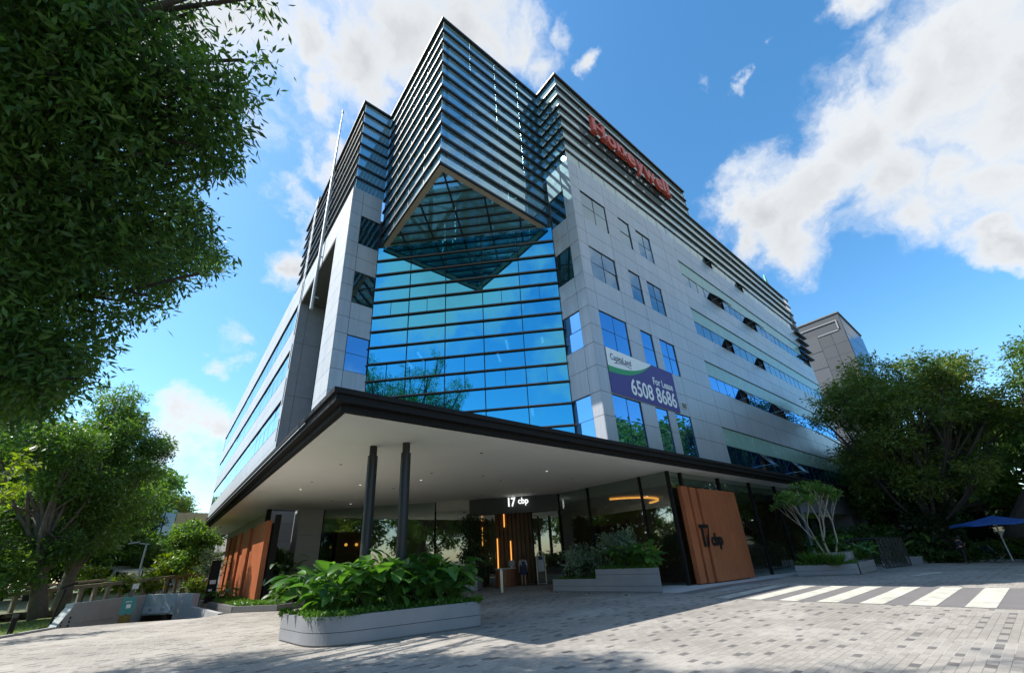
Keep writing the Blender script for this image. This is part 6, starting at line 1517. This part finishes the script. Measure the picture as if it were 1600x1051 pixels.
shrub('bush', 'loose green bush beside the grass on the far left', 'bush', -30, 950, 31, .1, 2.6, 1.4, 'lf_mid', 69, 4200, .22, None, 14)
tag(hedge_mesh('far_wood', M_['lf_dark'], None, -34, 5, 62, 68, .3, 6.5, 16000, .55, 9), 'dense green wood closing the view beyond the railing', 'wood', kind='stuff')
# belt of trees beyond: one built, the rest copied
proto = tree('background_tree', 'rounded green tree behind the lamp on the far left', 'tree', [(0, 0, 0), (0, .1, 2.5), (.2, 0, 5)], [.35, .28, .2], ell_clumps((0, 0, 6.2), (4.6, 4.6, 4.6), 34, 1.3, 71), 17000, .42, .4, M_['lf_mid'], M_['bark_dark'], 'trees beyond the railing', 71, limb=.1, twig=.5, flat=.5)
proto2 = tree('background_tree', 'feathery pale green tree above the far building', 'tree', [(0, 0, 0), (0, .1, 4), (.2, 0, 8)], [.35, .28, .2], ell_clumps((0, 0, 9.4), (6.0, 6.0, 2.6), 30, 1.3, 72), 9000, .5, .3, M_['lf_olive'], M_['bark'], 'trees beyond the railing', 72, limb=.1, twig=.7, flat=.4)
def place(o, u, v, dist, z): p = P(u, v, dist); o.location = (p.x, p.y, z)
place(proto, 232, 915, 60, .4); proto.scale = (.5, .5, .5); place(proto2, 262, 800, 112, 5.2)
spots = [(5, 56, .5, 1.25, 'broad green tree farthest left beyond the railing'), (55, 52, .4, 1.0, 'green tree seen between the left edge and the first grey trunk'), (105, 60, .5, 1.3, 'tall green tree directly behind the two grey trunks'), (140, 66, .5, .85, 'green tree behind the right of the two grey trunks'), (196, 74, .5, .45, 'green tree standing left behind the street lamp'), (300, 74, .5, .55, 'green tree behind the slender tree by the canopy'), (140, 90, .5, 1.7, 'largest far tree closing the view beyond the shelter'), (-40, 48, .4, 1.3, 'green tree just outside the grass on the far left')]
for i, (u, dd_, z, sc, lab) in enumerate(spots):
    q = P(u, 905, dd_); copy_tree(proto, lab, (q.x, q.y, z), i * 1.3, sc)
q = P(305, 800, 120); copy_tree(proto2, 'feathery pale green tree behind the tan wall', (q.x, q.y, 4.2), 1.0, .8)
q = P(1535, 830, 75); copy_tree(proto, 'sunlit tree seen through the gap above the pavilion', (q.x, q.y, -.5), 2.0, .8)['group'] = 'trees behind the forecourt hedge'
for i, (u, dd_, sc, lab) in enumerate([(1355, 62, 1.0, 'tree standing between the block and the bicycle rack'), (1640, 60, 1.3, 'far right tree beyond the parasol'), (1440, 66, 1.1, 'tree behind the thick ivy trunk')]):
    q = P(u, 860, dd_); copy_tree(proto, lab, (q.x, q.y, -.6), i + .5, sc)['group'] = 'trees behind the forecourt hedge'
# trees across the road behind the viewpoint (they show as reflections in the glass)
for i, (x, y, sc) in enumerate([(14, -16, 1.0), (24, -14, 1.1), (34, -15, 1.75), (45, -14, 1.85), (56, -13, 1.8), (-27, 2, 1.2), (-31, 14, 1.3), (-25, -11, 1.2), (-36, 27, 1.4), (-20, -22, 1.2)]):
    copy_tree(proto, 'tree across the road mirrored in the windows of the block', (x, y, -.3), i * 1.7, sc)['group'] = 'trees across the road'
